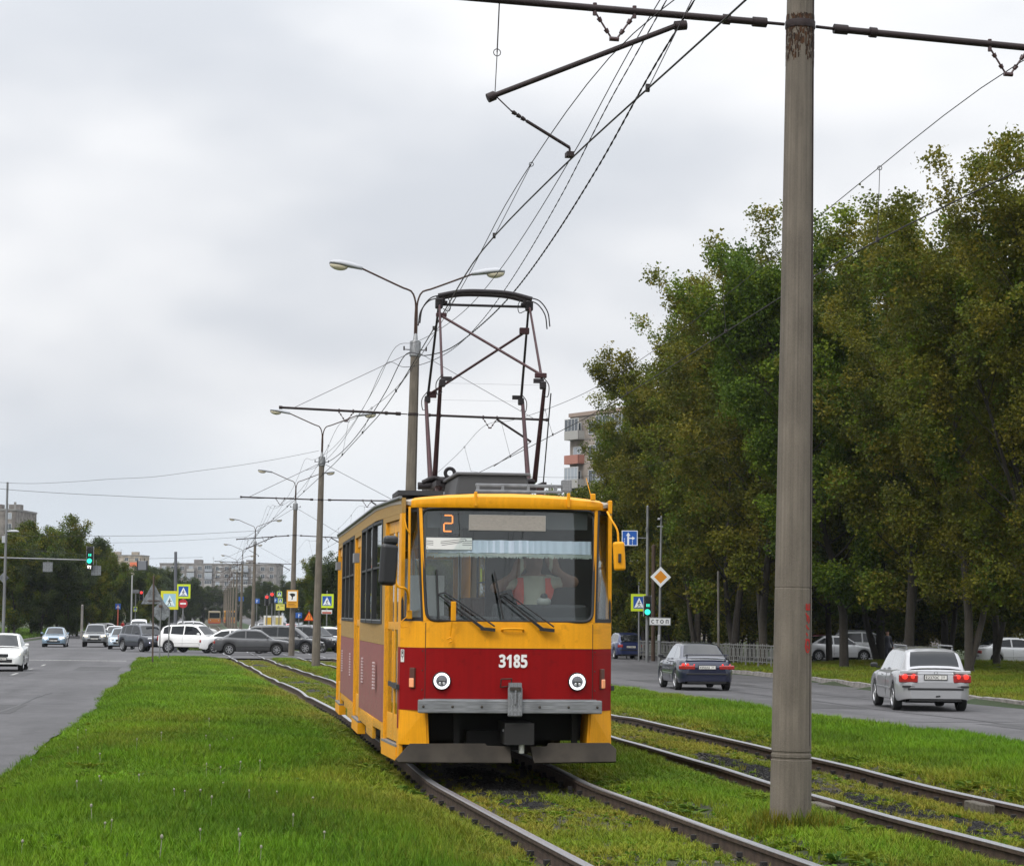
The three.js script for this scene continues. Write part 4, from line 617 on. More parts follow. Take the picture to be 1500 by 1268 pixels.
function pedestrian(label, px, d, coat, turn, walk = .25) {
  const p = G(px, d), t = thing('person', label, 'person', p, turn);
  const b = [[0, 1.62, 0, .095, 0, 1.68, -.01, .1], [0, 1.4, 0, .06, 0, 1.52, .01, .055], [-.14, 1.38, 0, .08, .14, 1.38, 0, .08], [0, 1.32, 0, .15, 0, 1.0, 0, .14], [0, .95, 0, .16, 0, .85, 0, .16], [-.2, 1.38, 0, .06, -.26, 1.1, -.06, .05], [-.26, 1.1, -.06, .048, -.25, .86, .05, .036], [.2, 1.38, 0, .06, .26, 1.1, .03, .05], [.26, 1.1, .03, .048, .25, .88, .16, .036], [-.25, .84, .05, .035, -.24, .72, .08, .03], [.25, .86, .17, .035, .24, .75, .2, .03], [-.1, .86, 0, .1, -.1, .48, walk * .6, .068], [-.1, .48, walk * .6, .066, -.1, .09, walk * .5, .045], [.1, .86, 0, .1, .1, .48, -walk * .2, .068], [.1, .48, -walk * .2, .066, .1, .1, -walk, .045], [-.1, .05, walk * .5, .045, -.1, .04, walk * .5 + .15, .035], [.1, .06, -walk, .045, .1, .04, -walk + .14, .035]];
  mesh('body', bodyGeo(b, .03, v => v.y > 1.66 || v.y > 1.56 && v.z < -.02 ? [.04, .03, .025] : v.y > 1.47 ? [.45, .26, .18] : Math.abs(v.x) > .2 && v.y < .86 ? [.45, .26, .18] : v.y > .82 ? coat : [.03, .03, .04]), new THREE.MeshStandardMaterial({ vertexColors: true, roughness: .9 }), t);
  return t;
}

// ---------- cars: +x forward, origin on the ground under the middle ----------
const carGlass = M([.010, .012, .014], .05, 0, { ior: 1.45 });
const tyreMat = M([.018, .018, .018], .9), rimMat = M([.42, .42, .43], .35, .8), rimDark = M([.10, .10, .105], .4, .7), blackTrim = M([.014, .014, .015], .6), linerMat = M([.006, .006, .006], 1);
const paints = {}; const paint = (c, metal = .35) => paints[c + metal] ??= M(c, .32, metal, { clearcoat: 1, clearcoatRoughness: .06 });
const litWhite = new THREE.MeshStandardMaterial({ color: 0xfff2d8, emissive: new THREE.Color(1, .86, .55), emissiveIntensity: 1.5, roughness: .3 }), litCold = new THREE.MeshStandardMaterial({ color: 0xffffff, emissive: new THREE.Color(.75, .7, 1), emissiveIntensity: 1.6 });
const lampClear = M([.5, .5, .5], .12, .3, { clearcoat: 1 }), litRed = new THREE.MeshStandardMaterial({ color: 0xa00808, emissive: new THREE.Color(1, .05, .03), emissiveIntensity: 1.1, roughness: .3 }), redLens = M([.30, .012, .012], .2, 0, { clearcoat: 1 }), orangeLens = M([.6, .18, .02], .2, 0, { clearcoat: 1 });
function plateTex(text, bg = '#d4d2cc') { return new THREE.MeshStandardMaterial({ roughness: .6, map: canvasTex(260, 56, (c, w, h) => { c.fillStyle = bg; c.fillRect(0, 0, w, h); c.strokeStyle = '#222'; c.lineWidth = 4; c.strokeRect(3, 3, w - 6, h - 6); c.fillStyle = '#1b1b1b'; c.font = 'bold 44px sans-serif'; c.textBaseline = 'middle'; c.fillText(text.slice(0, 6), 12, h / 2 + 2, 176); c.font = 'bold 30px sans-serif'; c.fillText(text.slice(6), 202, h / 2 - 4, 50); c.fillRect(194, 4, 3, h - 8); }) }); }
const pw = (pts, x) => { if (x <= pts[0][0]) return pts[0][1]; for (let i = 1; i < pts.length; i++) if (x <= pts[i][0]) { const [a, b] = pts[i - 1], [c, d] = pts[i]; return lerp(b, d, (x - a) / (c - a)); } return pts.at(-1)[1]; };
const pws = (pts, x) => { // smoothed piecewise
  const e = .045; return (pw(pts, x - e) + 2 * pw(pts, x) + pw(pts, x + e)) / 4; };
const KIND = {
  sedan: { L: 4.5, w: .855, wb: [-1.33, 1.32], r: .315, sill: .24, top: [[-2.25, .66], [-2.2, .86], [-2.05, .95], [-1.4, .97], [-.6, .93], [.9, .91], [1.05, .90], [1.9, .80], [2.1, .72], [2.25, .52]], roof: [[-1.72, .96], [-.95, 1.38], [-.5, 1.43], [.15, 1.42], [.42, 1.37], [1.12, .91]], pill: [-.42], wins: [-1.5, .98] },
  hatch: { L: 4.1, w: .84, wb: [-1.28, 1.26], r: .31, sill: .24, top: [[-2.05, .62], [-2.02, .90], [-1.9, .98], [-1.2, .96], [-.4, .93], [.85, .91], [1.0, .90], [1.75, .78], [1.95, .68], [2.05, .5]], roof: [[-1.98, .98], [-1.6, 1.36], [-1.1, 1.47], [-.1, 1.49], [.35, 1.43], [1.1, .91]], pill: [-.35], wins: [-1.55, .95] },
  wagon: { L: 4.6, w: .86, wb: [-1.35, 1.32], r: .315, sill: .25, top: [[-2.3, .60], [-2.27, .86], [-2.2, .97], [-1.4, .96], [-.5, .93], [.9, .91], [1.1, .90], [1.95, .80], [2.15, .70], [2.3, .5]], roof: [[-2.2, .97], [-1.9, 1.36], [-1.6, 1.43], [-.4, 1.46], [.2, 1.45], [.5, 1.38], [1.2, .91]], pill: [-.4, -1.3], wins: [-1.85, 1.02], rails: 1 },
  suv: { L: 4.5, w: .90, wb: [-1.35, 1.32], r: .36, sill: .36, top: [[-2.25, .66], [-2.22, 1.0], [-2.1, 1.10], [-1.2, 1.08], [-.4, 1.05], [.85, 1.04], [1.05, 1.03], [1.95, .95], [2.15, .84], [2.25, .6]], roof: [[-2.12, 1.10], [-1.9, 1.52], [-1.6, 1.64], [-.4, 1.69], [.2, 1.67], [.5, 1.58], [1.12, 1.04]], pill: [-.36, -1.3], wins: [-1.8, .98], rails: 1 },
  minivan: { L: 4.7, w: .88, wb: [-1.42, 1.42], r: .33, sill: .28, top: [[-2.35, .6], [-2.32, .98], [-2.2, 1.06], [-1.2, 1.03], [-.4, 1.0], [.95, .98], [1.2, .97], [2.0, .82], [2.25, .66], [2.35, .5]], roof: [[-2.26, 1.06], [-2.08, 1.55], [-1.8, 1.66], [-.4, 1.70], [.3, 1.66], [.7, 1.52], [1.42, .95]], pill: [-.35, -1.35], wins: [-2.0, 1.18] },
};
function carGeos(kind) {
  if (carGeos[kind]) return carGeos[kind];
  const k = KIND[kind], h2 = k.L / 2, w0 = k.w, ra = k.r + .055;
  const plan = x => { const f = clamp((Math.abs(x) - (h2 - .55)) / .55); return 1 - .16 * f * f - .14 * Math.pow(f, 8); };   // narrows at the ends
  const bot = x => { let y = k.sill; const ex = clamp((Math.abs(x) - (h2 - .3)) / .3); y += .06 * ex; for (const c of k.wb) { const dx = x - c; if (Math.abs(dx) < ra) y = Math.max(y, k.r + Math.sqrt(ra * ra - dx * dx) * .98); } return y; };
  const xs = new Set([-h2, -h2 + .01, -h2 + .03, -h2 + .06, -h2 + .1, h2, h2 - .01, h2 - .03, h2 - .06, h2 - .1]); for (let x = -h2 + .15; x < h2 - .12; x += .1) xs.add(+x.toFixed(3)); for (const c of k.wb) for (let a = 0; a <= 18; a++) xs.add(+(c - ra * Math.cos(a / 18 * Math.PI)).toFixed(3));
  const X_ = [...xs].sort((a, b) => a - b), SH = [[0, .955], [.12, .99], [.45, 1.0], [.72, .985], [.88, .955], [.96, .91], [1.0, .84]];
  const rows = X_.map(x => { const b = bot(x), tp = Math.max(pws(k.top, x), b + .02), w = w0 * plan(x), row = []; const end = clamp((Math.abs(x) - (h2 - .06)) / .06); for (const [v, f] of SH) row.push([x, lerp(b, tp - .0, v) - (v === 1 ? 0 : 0), w * f * (1 - .03 * end)]); row.push([x, tp + .012, w * .62], [x, tp + .02, w * .3], [x, tp + .022, 0]); return row; });
  const n = rows[0].length;
  const grid = (full) => { const p = [], ix = []; const C = full[0].length; full.forEach(r => r.forEach(q => p.push(...q))); for (let j = 0; j + 1 < full.length; j++) for (let i = 0; i + 1 < C; i++) { const a = j * C + i; ix.push(a, a + C, a + 1, a + 1, a + C, a + C + 1); } const g = new THREE.BufferGeometry(); g.setAttribute('position', new THREE.Float32BufferAttribute(p, 3)); g.setIndex(ix); g.computeVertexNormals(); return g; };
  const full = rows.map(r => [...r, ...r.slice(0, -1).reverse().map(([x, y, z]) => [x, y, -z])]);
  const low = grid(full);
  const capG = r => { const s = r.map(q => V(...q)), c = V(r[0][0], (s[0].y + s[s.length >> 1].y) / 2, 0), p = []; for (let i = 0; i < s.length; i++) { const a = s[i], b = s[(i + 1) % s.length]; p.push(...c.toArray(), ...a.toArray(), ...b.toArray()); } const g = new THREE.BufferGeometry(); g.setAttribute('position', new THREE.Float32BufferAttribute(p, 3)); g.computeVertexNormals(); return clean(g); };
  const bodyG = [clean(low), capG(full[0]), capG(full.at(-1))];
  // cabin
  const r0 = k.roof[0][0], r1 = k.roof.at(-1)[0], cx = new Set([r0, r1]); for (let x = r0; x < r1; x += .05) cx.add(+x.toFixed(3)); for (const p of k.roof) cx.add(p[0]); for (const p of k.pill) { cx.add(p - .04); cx.add(p + .04); } cx.add(k.wins[0]); cx.add(k.wins[1]);
  const Xc = [...cx].sort((a, b) => a - b), belt = x => pws(k.top, x) + .0;
  const roofMax = Math.max(...k.roof.map(p => p[1]));
  const crow = Xc.map(x => { const b = belt(x) - .02, t = Math.max(pws(k.roof, x), b + .005), w = w0 * plan(x), hgt = roofMax - b; const wat = y => w * lerp(.865, .66, clamp((y - b) / hgt)); const hh = t - b; const a1 = b + Math.min(.05, hh * .25), a2 = Math.max(a1, t - .085), a3 = Math.max(a2, t - .03); return { x, b, t, pts: [[x, b, wat(b) + .01], [x, a1, wat(a1)], [x, a2, wat(a2)], [x, a3, wat(a3) - .012], [x, t, wat(t) - .08], [x, t + .022, wat(t) * .55], [x, t + .03, 0]] }; });
  const cfull = crow.map(r => [...r.pts, ...r.pts.slice(0, -1).reverse().map(([x, y, z]) => [x, y, -z])]), cg = grid(cfull), C = cfull[0].length, pos = cg.attributes.position, nor = cg.attributes.normal;
  const out = { body: [], windscreen: [], rear: [], side: [] };
  const sideKey = {};
  for (let j = 0; j + 1 < crow.length; j++) for (let i = 0; i + 1 < C; i++) {
    const a = j * C + i, q = [a, a + C, a + 1, a + 1, a + C, a + C + 1], xm = (crow[j].x + crow[j + 1].x) / 2, slopeR = (crow[j + 1].t - crow[j].t) / (crow[j + 1].x - crow[j].x), t = Math.min(crow[j].t, crow[j + 1].t), b = crow[j].b, top = i >= 4 && i <= C - 6, side = i === 1 || i === C - 3;
    let dst = out.body;
    if (side && xm > k.wins[0] && xm < k.wins[1] && t - b > .2 && !k.pill.some(p => Math.abs(xm - p) < .04)) { let s = 0; k.pill.forEach(p => { if (xm > p) s++; }); dst = sideKey[s + (i === 1 ? 'l' : 'r')] ??= []; }
    else if (top && slopeR < -.42 && t - b > .05 && t < roofMax - .045) dst = out.windscreen;
    else if (top && slopeR > .42 && t - b > .06 && t < roofMax - .06) dst = out.rear;
    for (const v of q) dst.push(v);
  }
  const take = ids => { const p = [], m = []; for (const v of ids) { p.push(pos.getX(v), pos.getY(v), pos.getZ(v)); m.push(nor.getX(v), nor.getY(v), nor.getZ(v)); } const g = new THREE.BufferGeometry(); g.setAttribute('position', new THREE.Float32BufferAttribute(p, 3)); g.setAttribute('normal', new THREE.Float32BufferAttribute(m, 3)); return clean(g); };
  const res = { body: merged([...bodyG, take(out.body)]), windscreen: take(out.windscreen), rear: take(out.rear), sides: Object.values(sideKey).map(take) };
  // surface helpers
  res.sideW = (x, v) => { const b = k.sill, tp = pws(k.top, x); return w0 * plan(x) * pw(SH, clamp((v - b) / (tp - b))); };
  // tyre and rim
  const R = k.r; res.tyre = lathe([[R * .62, -.09], [R * .9, -.1], [R * .985, -.08], [R, -.05], [R, .05], [R * .985, .08], [R * .9, .1], [R * .62, .09]], 24).rotateX(Math.PI / 2);
  const spokes = [lathe([[R * .66, .03], [R * .66, .095], [R * .60, .1], [R * .58, .05]], 24).rotateX(Math.PI / 2), new THREE.CylinderGeometry(R * .15, R * .17, .03, 12).rotateX(Math.PI / 2).translate(0, 0, .08)];
  for (let i = 0; i < 7; i++) { const a = i / 7 * 2 * Math.PI; spokes.push(box(R * .52, R * .15, .02).translate(R * .36, 0, .075).rotateZ(a)); }
  res.rim = merged(spokes.map(clean)); res.disc = new THREE.CylinderGeometry(R * .6, R * .6, .03, 20).rotateX(Math.PI / 2);
  return carGeos[kind] = res;
}
function car(kind, label, px, d, heading, color, o = {}) {
  const k = KIND[kind], g = carGeos(kind), h2 = k.L / 2, p = o.at ? o.at : G(px, d), t = thing(o.name ?? 'car', label, o.category ?? 'car', p, heading, o.group);
  t.position.y = (o.at ? p.y : gy(p.x, d)) + .004; const pm = paint(color, o.metal ?? .35);
  if (o.scale) t.scale.setScalar(o.scale);
  mesh('body', g.body, pm, t); mesh('windscreen', g.windscreen, carGlass, t); mesh('rear_window', g.rear, carGlass, t); for (const s of g.sides) mesh('side_window', s, o.sideGlass ?? carGlass, t);
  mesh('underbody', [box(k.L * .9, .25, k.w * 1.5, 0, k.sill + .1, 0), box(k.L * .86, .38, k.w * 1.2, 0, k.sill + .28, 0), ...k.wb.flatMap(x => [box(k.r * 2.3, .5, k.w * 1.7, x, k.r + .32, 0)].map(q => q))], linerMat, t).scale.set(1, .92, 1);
  for (const x of k.wb) for (const s of [-1, 1]) { const w = new THREE.Group(); w.name = 'wheel'; t.add(w); w.position.set(x, k.r, s * (k.w - .105)); if (s < 0) w.rotation.y = Math.PI; mesh('tyre', g.tyre, tyreMat, w); mesh('rim', g.rim, o.darkRim ? rimDark : rimMat, w); const di = mesh('brake_disc', g.disc, blackTrim, w); di.position.z = .02; }
  const topY = x => pws(k.top, x), near = (o.near ?? d < 200);
  // lamps
  const yl = pw(k.top, h2 - .18) - .05, yt = pw(k.top, -h2 + .06) - (kind === 'sedan' ? .10 : .12);
  for (const s of [-1, 1]) {
    const hl = mesh('headlamp', rbox(.16, .13, .34, .05), o.lit ? litWhite : lampClear, t); hl.position.set(h2 - .16, yl - .02, s * (k.w - .27)); hl.rotation.y = s * -.42; hl.rotation.z = -.25;
    const tl = mesh('tail_lamp', rbox(.1, o.tailH ?? (kind === 'suv' || kind === 'minivan' ? .3 : .17), o.tailW ?? .3, .035), o.brake ? litRed : redLens, t); tl.position.set(-h2 + .065, yt - (o.tailDrop ?? .05), s * (k.w - .24)); tl.rotation.y = s * .25;
    if (near) {
      mesh('mirror', [rbox(.13, .11, .17, .04, k.wins[1] - .18, topY(.7) + .10, s * (k.w + .07)), box(.05, .04, .1, k.wins[1] - .16, topY(.7) + .05, s * (k.w - .03))], o.mirror ?? pm, t);
      for (const x of k.pill.length > 1 ? [k.pill[0] - .8, .18] : [k.pill[0] - .78, .2]) mesh('door_handle', rbox(.16, .03, .03, .01, x, topY(x) - .11, s * (g.sideW(x, topY(x) - .11) + .005)), pm, t);
      for (const x of [k.pill[0], .98, k.pill[0] - .98]) { const pts = []; for (let i = 0; i <= 8; i++) { const y = lerp(k.sill + .06, topY(x) - .01, i / 8); pts.push(V(x - (x < k.pill[0] - .5 ? clamp(.35 - i * .1) * .0 : 0), y, s * (g.sideW(x, y) + .0005))); } mesh('door_gap', poly(pts, .006, 4), blackTrim, t); }
      mesh('side_moulding', rbox(k.L * .42, .05, .02, .008, -.05, k.sill + .26, s * (k.w + .002)), o.trim ?? pm, t);
      if (k.rails || o.rails) mesh('roof_rail', [bar([-1.5, 0, 0], [.2, 0, 0], .02, .02, 6).translate(0, pw(k.roof, -.5) + .055, s * k.w * .62), box(.06, .05, .03, -1.5, pw(k.roof, -1.5) + .02, s * k.w * .62), box(.06, .05, .03, .2, pw(k.roof, .2) + .02, s * k.w * .62)], o.railMat ?? galv, t);
      if (o.fog) mesh('fog_lamp', new THREE.SphereGeometry(.07, 10, 8).scale(.6, 1, 1).translate(h2 - .08, k.sill + .22, s * (k.w - .22)), o.fog, t);
    }
  }
  if (near) {
    mesh('grille', [rbox(.06, .13, k.w * .75, .02, h2 - .035, yl - .06, 0), rbox(.06, .12, k.w * 1.1, .02, h2 - .005, k.sill + .18, 0)], blackTrim, t);
    mesh('bumper_strip', [rbox(.05, .05, k.w * 1.5, .015, -h2 + .01, k.sill + .28, 0)], o.trim ?? blackTrim, t); mesh('rear_valance', rbox(.08, .1, k.w * 1.4, .02, -h2 + .06, k.sill + .04, 0), blackTrim, t);
    const pt = plateTex(o.plate ?? 'K417MM22'), py = o.plateY ?? (kind === 'suv' || kind === 'minivan' ? .78 : kind === 'wagon' ? .72 : .70);
    const pb = mesh('number_plate', new THREE.BoxGeometry(.02, .13, .54), blackTrim, t); pb.position.set(-h2 - .008, py, 0); const pf = mesh('plate_face', new THREE.PlaneGeometry(.52, .112), pt, pb); pf.rotation.y = -Math.PI / 2; pf.position.x = -.0125;
    const qb = mesh('number_plate', new THREE.BoxGeometry(.02, .13, .54), blackTrim, t); qb.position.set(h2 + .032, k.sill + .26, 0); const qf = mesh('plate_face', new THREE.PlaneGeometry(.52, .112), pt, qb); qf.rotation.y = Math.PI / 2; qf.position.x = .0125;
    mesh('wiper', [bar([1.0, topY(1) + .05, .1], [1.0, topY(1) + .07, .6], .008), bar([1.0, topY(1) + .05, -.5], [1.0, topY(1) + .07, .0], .008)], blackTrim, t);
  }
  o.more?.(t, pm, k, g);
  return t;
}
const aw = d => AWAY(d), tw = d => AWAY(d) + Math.PI, deg = Math.PI / 180;
// on the right road
const wagon = car('wagon', 'silver station wagon with roof rails driving on the right road, brake lights lit', 1345, 53, 89.5 * deg, [.36, .36, .37], { plate: 'E237OC22', mirror: blackTrim, tailW: .44, tailH: .19, tailDrop: .02, plateY: .80, sideGlass: M([.2, .22, .24], .08, .1, { clearcoat: 1 }), more(t, pm, k) { for (const s of [-1, 1]) for (const z of [.50, .70]) mesh('brake_light', new THREE.SphereGeometry(.075, 12, 8).scale(.3, .8, 1).translate(-2.30 + (z > .6 ? .035 : 0), .81, s * z), litRed, t); mesh('chrome_strip', [box(.02, .018, .9, -2.312, .93, 0)], galv, t); mesh('emblem', new THREE.TorusGeometry(.035, .008, 6, 14).rotateY(Math.PI / 2).translate(-2.316, .905, 0), galv, t); for (const s of [-1, 1]) mesh('bumper_pad', rbox(.06, .05, .3, .015, -2.27, .585, s * .62), blackTrim, t); for (const s of [-1, 1]) mesh('lamp_lens', rbox(.05, .07, .40, .015, -2.262, .92, s * .61), lampClear, t); mesh('tow_bracket', bar([-2.3, .36, 0], [-2.3, .37, .1], .02), blackTrim, t); } });
car('sedan', 'dark navy sedan with rear spoiler driving on the right road by the railing', 1017, 69, 95.5 * deg, [.009, .012, .036], { brake: false, plate: 'K950AX22', plateY: .72, tailW: .5, tailH: .13, mirror: blackTrim, sideGlass: M([.14, .16, .19], .08, .2, { clearcoat: 1 }), more(t) { mesh('spoiler', [rbox(.22, .03, 1.35, .012, -2.08, 1.10, 0), box(.1, .14, .03, -2.06, 1.03, .6), box(.1, .14, .03, -2.06, 1.03, -.6)], paint([.009, .012, .036], .35), t); for (const [z, r] of [[.74, .05], [.6, .045], [.4, .022], [-.48, .03], [-.7, .02]]) mesh('brake_light', new THREE.SphereGeometry(r, 10, 8).scale(.35, .8, 1).translate(-2.235, .80, -z), litRed, t); } });
car('hatch', 'blue hatchback standing beyond the railing, partly hidden by the tram', 914, 125, aw(125), [.02, .03, .10], { brake: false });
// crossing traffic
car('sedan', 'dark grey sedan crossing the tram rails in front of a black minivan', 371, 124, 6 * deg, [.055, .055, .057], { lit: true });
car('suv', 'white off-roader with dark windows in the crossing queue', 286, 132, -24 * deg, [.80, .79, .77], { metal: 0, lit: false });
car('suv', 'navy off-roader turning at the tip of the grass strip, blue fog lamps on', 212, 135, -55 * deg, [.018, .022, .035], { fog: litCold, rails: 1 });
car('minivan', 'black minivan behind the dark grey sedan', 418, 135, -6 * deg, [.014, .016, .02], {});
car('sedan', 'white sedan almost hidden behind the dark grey sedan', 348, 131, 4 * deg, [.7, .7, .7], { metal: 0 });
car('suv', 'white off-roader seen from behind, between lamp pole and tram', 480, 150, aw(150), [.7, .7, .7], { metal: 0, brake: true });
car('suv', 'black off-roader nose in the queue beside the pole', 458, 141, -30 * deg, [.012, .013, .016], { fog: lampClear });
// left road
car('sedan', 'white compact saloon with glowing headlights on the left road', 6, 86, tw(86), [.74, .74, .72], { metal: 0, lit: true });
car('sedan', 'pale blue saloon with headlights on, coming over the far side of the crossing', 81, 160, tw(160), [.20, .28, .36], { lit: true });
car('suv', 'dark silver off-roader with headlights on beside the pale blue saloon', 140, 163, tw(163), [.14, .145, .15], { lit: true });
car('hatch', 'white hatchback between the silver and the navy off-roaders', 168, 172, tw(172), [.7, .7, .7], { metal: 0, lit: true });
car('sedan', 'light blue car tucked behind the navy off-roader', 178, 150, tw(150), [.35, .42, .48], {});
car('minivan', 'white van waiting far behind the navy off-roader', 203, 205, tw(205), [.68, .68, .68], { metal: 0, scale: 1.15, category: 'van', name: 'van' });
car('hatch', 'small white car at the far kerb below the left trees', 158, 225, 20 * deg, [.62, .62, .62], { metal: 0 });
car('minivan', 'white van standing behind the white off-roader near the no entry sign', 287, 240, 10 * deg, [.66, .66, .66], { metal: 0, category: 'van', name: 'van' });
// far right lane beyond the crossing
const farCars = [[400, 225, 'hatch', [.7, .7, .7], 'white hatchback queueing beyond the crossing, red lights on'], [437, 205, 'sedan', [.65, .65, .66], 'silver white sedan queueing beyond the crossing'], [452, 185, 'suv', [.68, .68, .68], 'white off-roader queueing behind the black minivan'], [425, 260, 'hatch', [.6, .05, .04], 'small red hatchback far down the right lane'], [384, 300, 'sedan', [.6, .6, .6], 'pale sedan far down the right lane'], [412, 320, 'hatch', [.05, .05, .06], 'black hatchback far down the right lane'], [466, 215, 'sedan', [.5, .5, .5], 'light grey sedan beside the tram, beyond the crossing'], [372, 270, 'sedan', [.45, .45, .46], 'grey sedan by the far lamp poles']];
for (const [px, d, kd, c, l] of farCars) car(kd, l, px, d, aw(d), c, { metal: 0, brake: true, near: false });
// parked behind the trees on the right
car('suv', 'white off-roader parked behind the tree trunks above the silver wagon', 1268, 128, 5 * deg, [.66, .66, .66], { metal: 0 });
car('sedan', 'white sedan parked between two trunks right of the concrete pole', 1226, 124, 10 * deg, [.62, .62, .62], { metal: 0 });
car('hatch', 'dark red hatchback parked behind the trunks beside the concrete pole', 1204, 128, 20 * deg, [.16, .02, .02], {});
car('sedan', 'white sedan parked under the trees at the edge of the green', 1484, 112, 15 * deg, [.6, .6, .6], { metal: 0 });

// ---------- signs, signals, railing ----------
const signBack = M([.30, .32, .34], .5, .5, { map: rep(T_blotch, 2) }), postGalv = M([.33, .34, .35], .55, .5, { map: rep(T_blotch, 2) }), postRust = M([.14, .10, .08], .85, .1, { map: rep(T_blotch, 3) });
function walker(c, x, y, s) { c.save(); c.translate(x, y); c.scale(s, s); c.strokeStyle = c.fillStyle = '#161616'; c.lineCap = 'round'; c.beginPath(); c.arc(4, -36, 7, 0, 7); c.fill(); c.lineWidth = 11; c.beginPath(); c.moveTo(2, -22); c.lineTo(-2, 4); c.stroke(); c.lineWidth = 7; c.beginPath(); c.moveTo(-2, 4); c.lineTo(12, 20); c.lineTo(16, 40); c.moveTo(-2, 4); c.lineTo(-10, 22); c.lineTo(-24, 38); c.moveTo(2, -22); c.lineTo(16, -8); c.lineTo(24, -10); c.moveTo(2, -22); c.lineTo(-14, -10); c.lineTo(-16, 2); c.stroke(); c.restore(); }
const pedTex = (border, blue = '#1d4fa3', tri = '#e9eef0') => canvasTex(256, 256, (c, w) => { c.fillStyle = border ?? '#e8e8e8'; c.fillRect(0, 0, w, w); const m = border ? 38 : 8; c.fillStyle = blue; c.fillRect(m, m, w - 2 * m, w - 2 * m); c.fillStyle = tri; c.beginPath(); c.moveTo(128, m + 14); c.lineTo(w - m - 12, w - m - 14); c.lineTo(m + 12, w - m - 14); c.fill(); walker(c, 128, 150, border ? 1.15 : 1.35); c.fillStyle = '#161616'; for (let i = 0; i < 4; i++) c.fillRect(80 + i * 26, w - m - 22, 14, 6); });
const face = tx => new THREE.MeshStandardMaterial({ map: tx, roughness: .55 });
const NEON = '#c9dc1e';
function plate(parent, w, h, y, tx, o = {}) {
  let g; const th = .012;
  if (o.shape === 'circle') g = extrude(circle(w / 2, 32), th).translate(0, 0, -th); else if (o.shape === 'tri') g = extrude([[-w / 2, -h / 2], [w / 2, -h / 2], [0, h / 2]], th).translate(0, 0, -th); else if (o.shape === 'diamond') g = extrude([[0, -h / 2], [w / 2, 0], [0, h / 2], [-w / 2, 0]], th).translate(0, 0, -th); else g = rbox(w, h, th, .003, 0, 0, -th / 2);
  const m = mesh(o.name ?? 'sign_plate', clean(g), o.back ?? signBack, parent); m.position.set(o.x ?? 0, y, o.z ?? .045); if (o.label) m.userData.label = o.label;
  if (tx) { let fg; if (o.shape === 'circle') fg = new THREE.CircleGeometry(w / 2 - .004, 32); else if (o.shape === 'tri' || o.shape === 'diamond') { const s = new THREE.Shape(o.shape === 'tri' ? [[-w / 2, -h / 2], [w / 2, -h / 2], [0, h / 2]].map(p => new THREE.Vector2(...p)) : [[0, -h / 2], [w / 2, 0], [0, h / 2], [-w / 2, 0]].map(p => new THREE.Vector2(...p))); fg = new THREE.ShapeGeometry(s); const q = fg.attributes.position, u = fg.attributes.uv; for (let i = 0; i < q.count; i++) u.setXY(i, q.getX(i) / w + .5, q.getY(i) / h + .5); } else fg = new THREE.PlaneGeometry(w - .008, h - .008); const f = mesh('sign_face', fg, tx.isMaterial ? tx : face(tx), m); f.position.z = .003; }
  return m;
}
function post(name, label, cat, px, d, h, r, mat, o = {}) { const b = o.at ?? G(px, d), t = thing(name, label, cat, b, o.turn ?? 0, o.group); t.rotation.order = 'YXZ'; t.rotation.z = o.lean ?? 0; mesh('post', [bar([0, -.2, 0], [0, h, 0], r, o.r2 ?? r, 10), ...(o.cap === false ? [] : [new THREE.SphereGeometry(o.r2 ?? r, 8, 4).translate(0, h, 0)])], mat, t); t.userData.base = undefined; delete t.userData.base; return t; }
const hAt = (px, py, d) => P(px, py, d).y - G(px, d).y;
// --- left: tip of the grass strip
{ const d = 92, t = post('road_sign', 'rusty post with the grey backs of a triangular and a hanging plate', 'sign', 224, d, hAt(222, 844, d), .035, postRust, { lean: .01 }); plate(t, 1.02, .9, hAt(222, 869, d), null, { shape: 'tri', z: -.04, x: -.02, name: 'triangle_plate' }); mesh('sign_bracket', box(.5, .04, .03, 0, hAt(222, 880, d), -.02), postRust, t); }
{ const d = 104, t = post('road_sign', 'thin post with the grey back of an eight sided plate', 'sign', 234, d, hAt(234, 883, d), .03, postGalv); const s = plate(t, .8, .8, hAt(236, 896, d), null, { shape: 'circle', z: -.04, x: .04, name: 'octagon_plate' }); s.geometry = clean(extrude(circle(.42, 8), .012)); s.rotation.z = Math.PI / 8; mesh('clamp_box', rbox(.16, .12, .1, .02, 0, hAt(234, 888, d), .0), postRust, t); }
{ const d = 106, t = post('road_sign', 'faded pedestrian crossing sign in a yellow green border on the grass tip', 'sign', 247, d, hAt(247, 868, d), .03, postGalv); plate(t, .86, .9, hAt(248, 879, d), pedTex('#d3cf2a', '#9cc3d6', '#d9e6ea'), {}); }
{ const d = 152, t = post('road_sign', 'blue pedestrian crossing sign above a round no entry sign', 'sign', 267, d, hAt(267, 856, d), .05, postGalv); plate(t, .98, 1.0, hAt(267, 866, d), pedTex(NEON)); plate(t, .62, .62, hAt(268, 884, d), canvasTex(128, 128, (c, w) => { c.fillStyle = '#b3202a'; c.fillRect(0, 0, w, w); c.fillStyle = '#eee'; c.fillRect(22, 52, 84, 24); }), { shape: 'circle' }); }
tag(mesh('steel_pole', [bar(G(257, 136), P(257, 808, 136), .12, .09, 10)], M([.11, .115, .13], .7)), 'plain dark grey pole behind the blue crossing sign', 'pole');
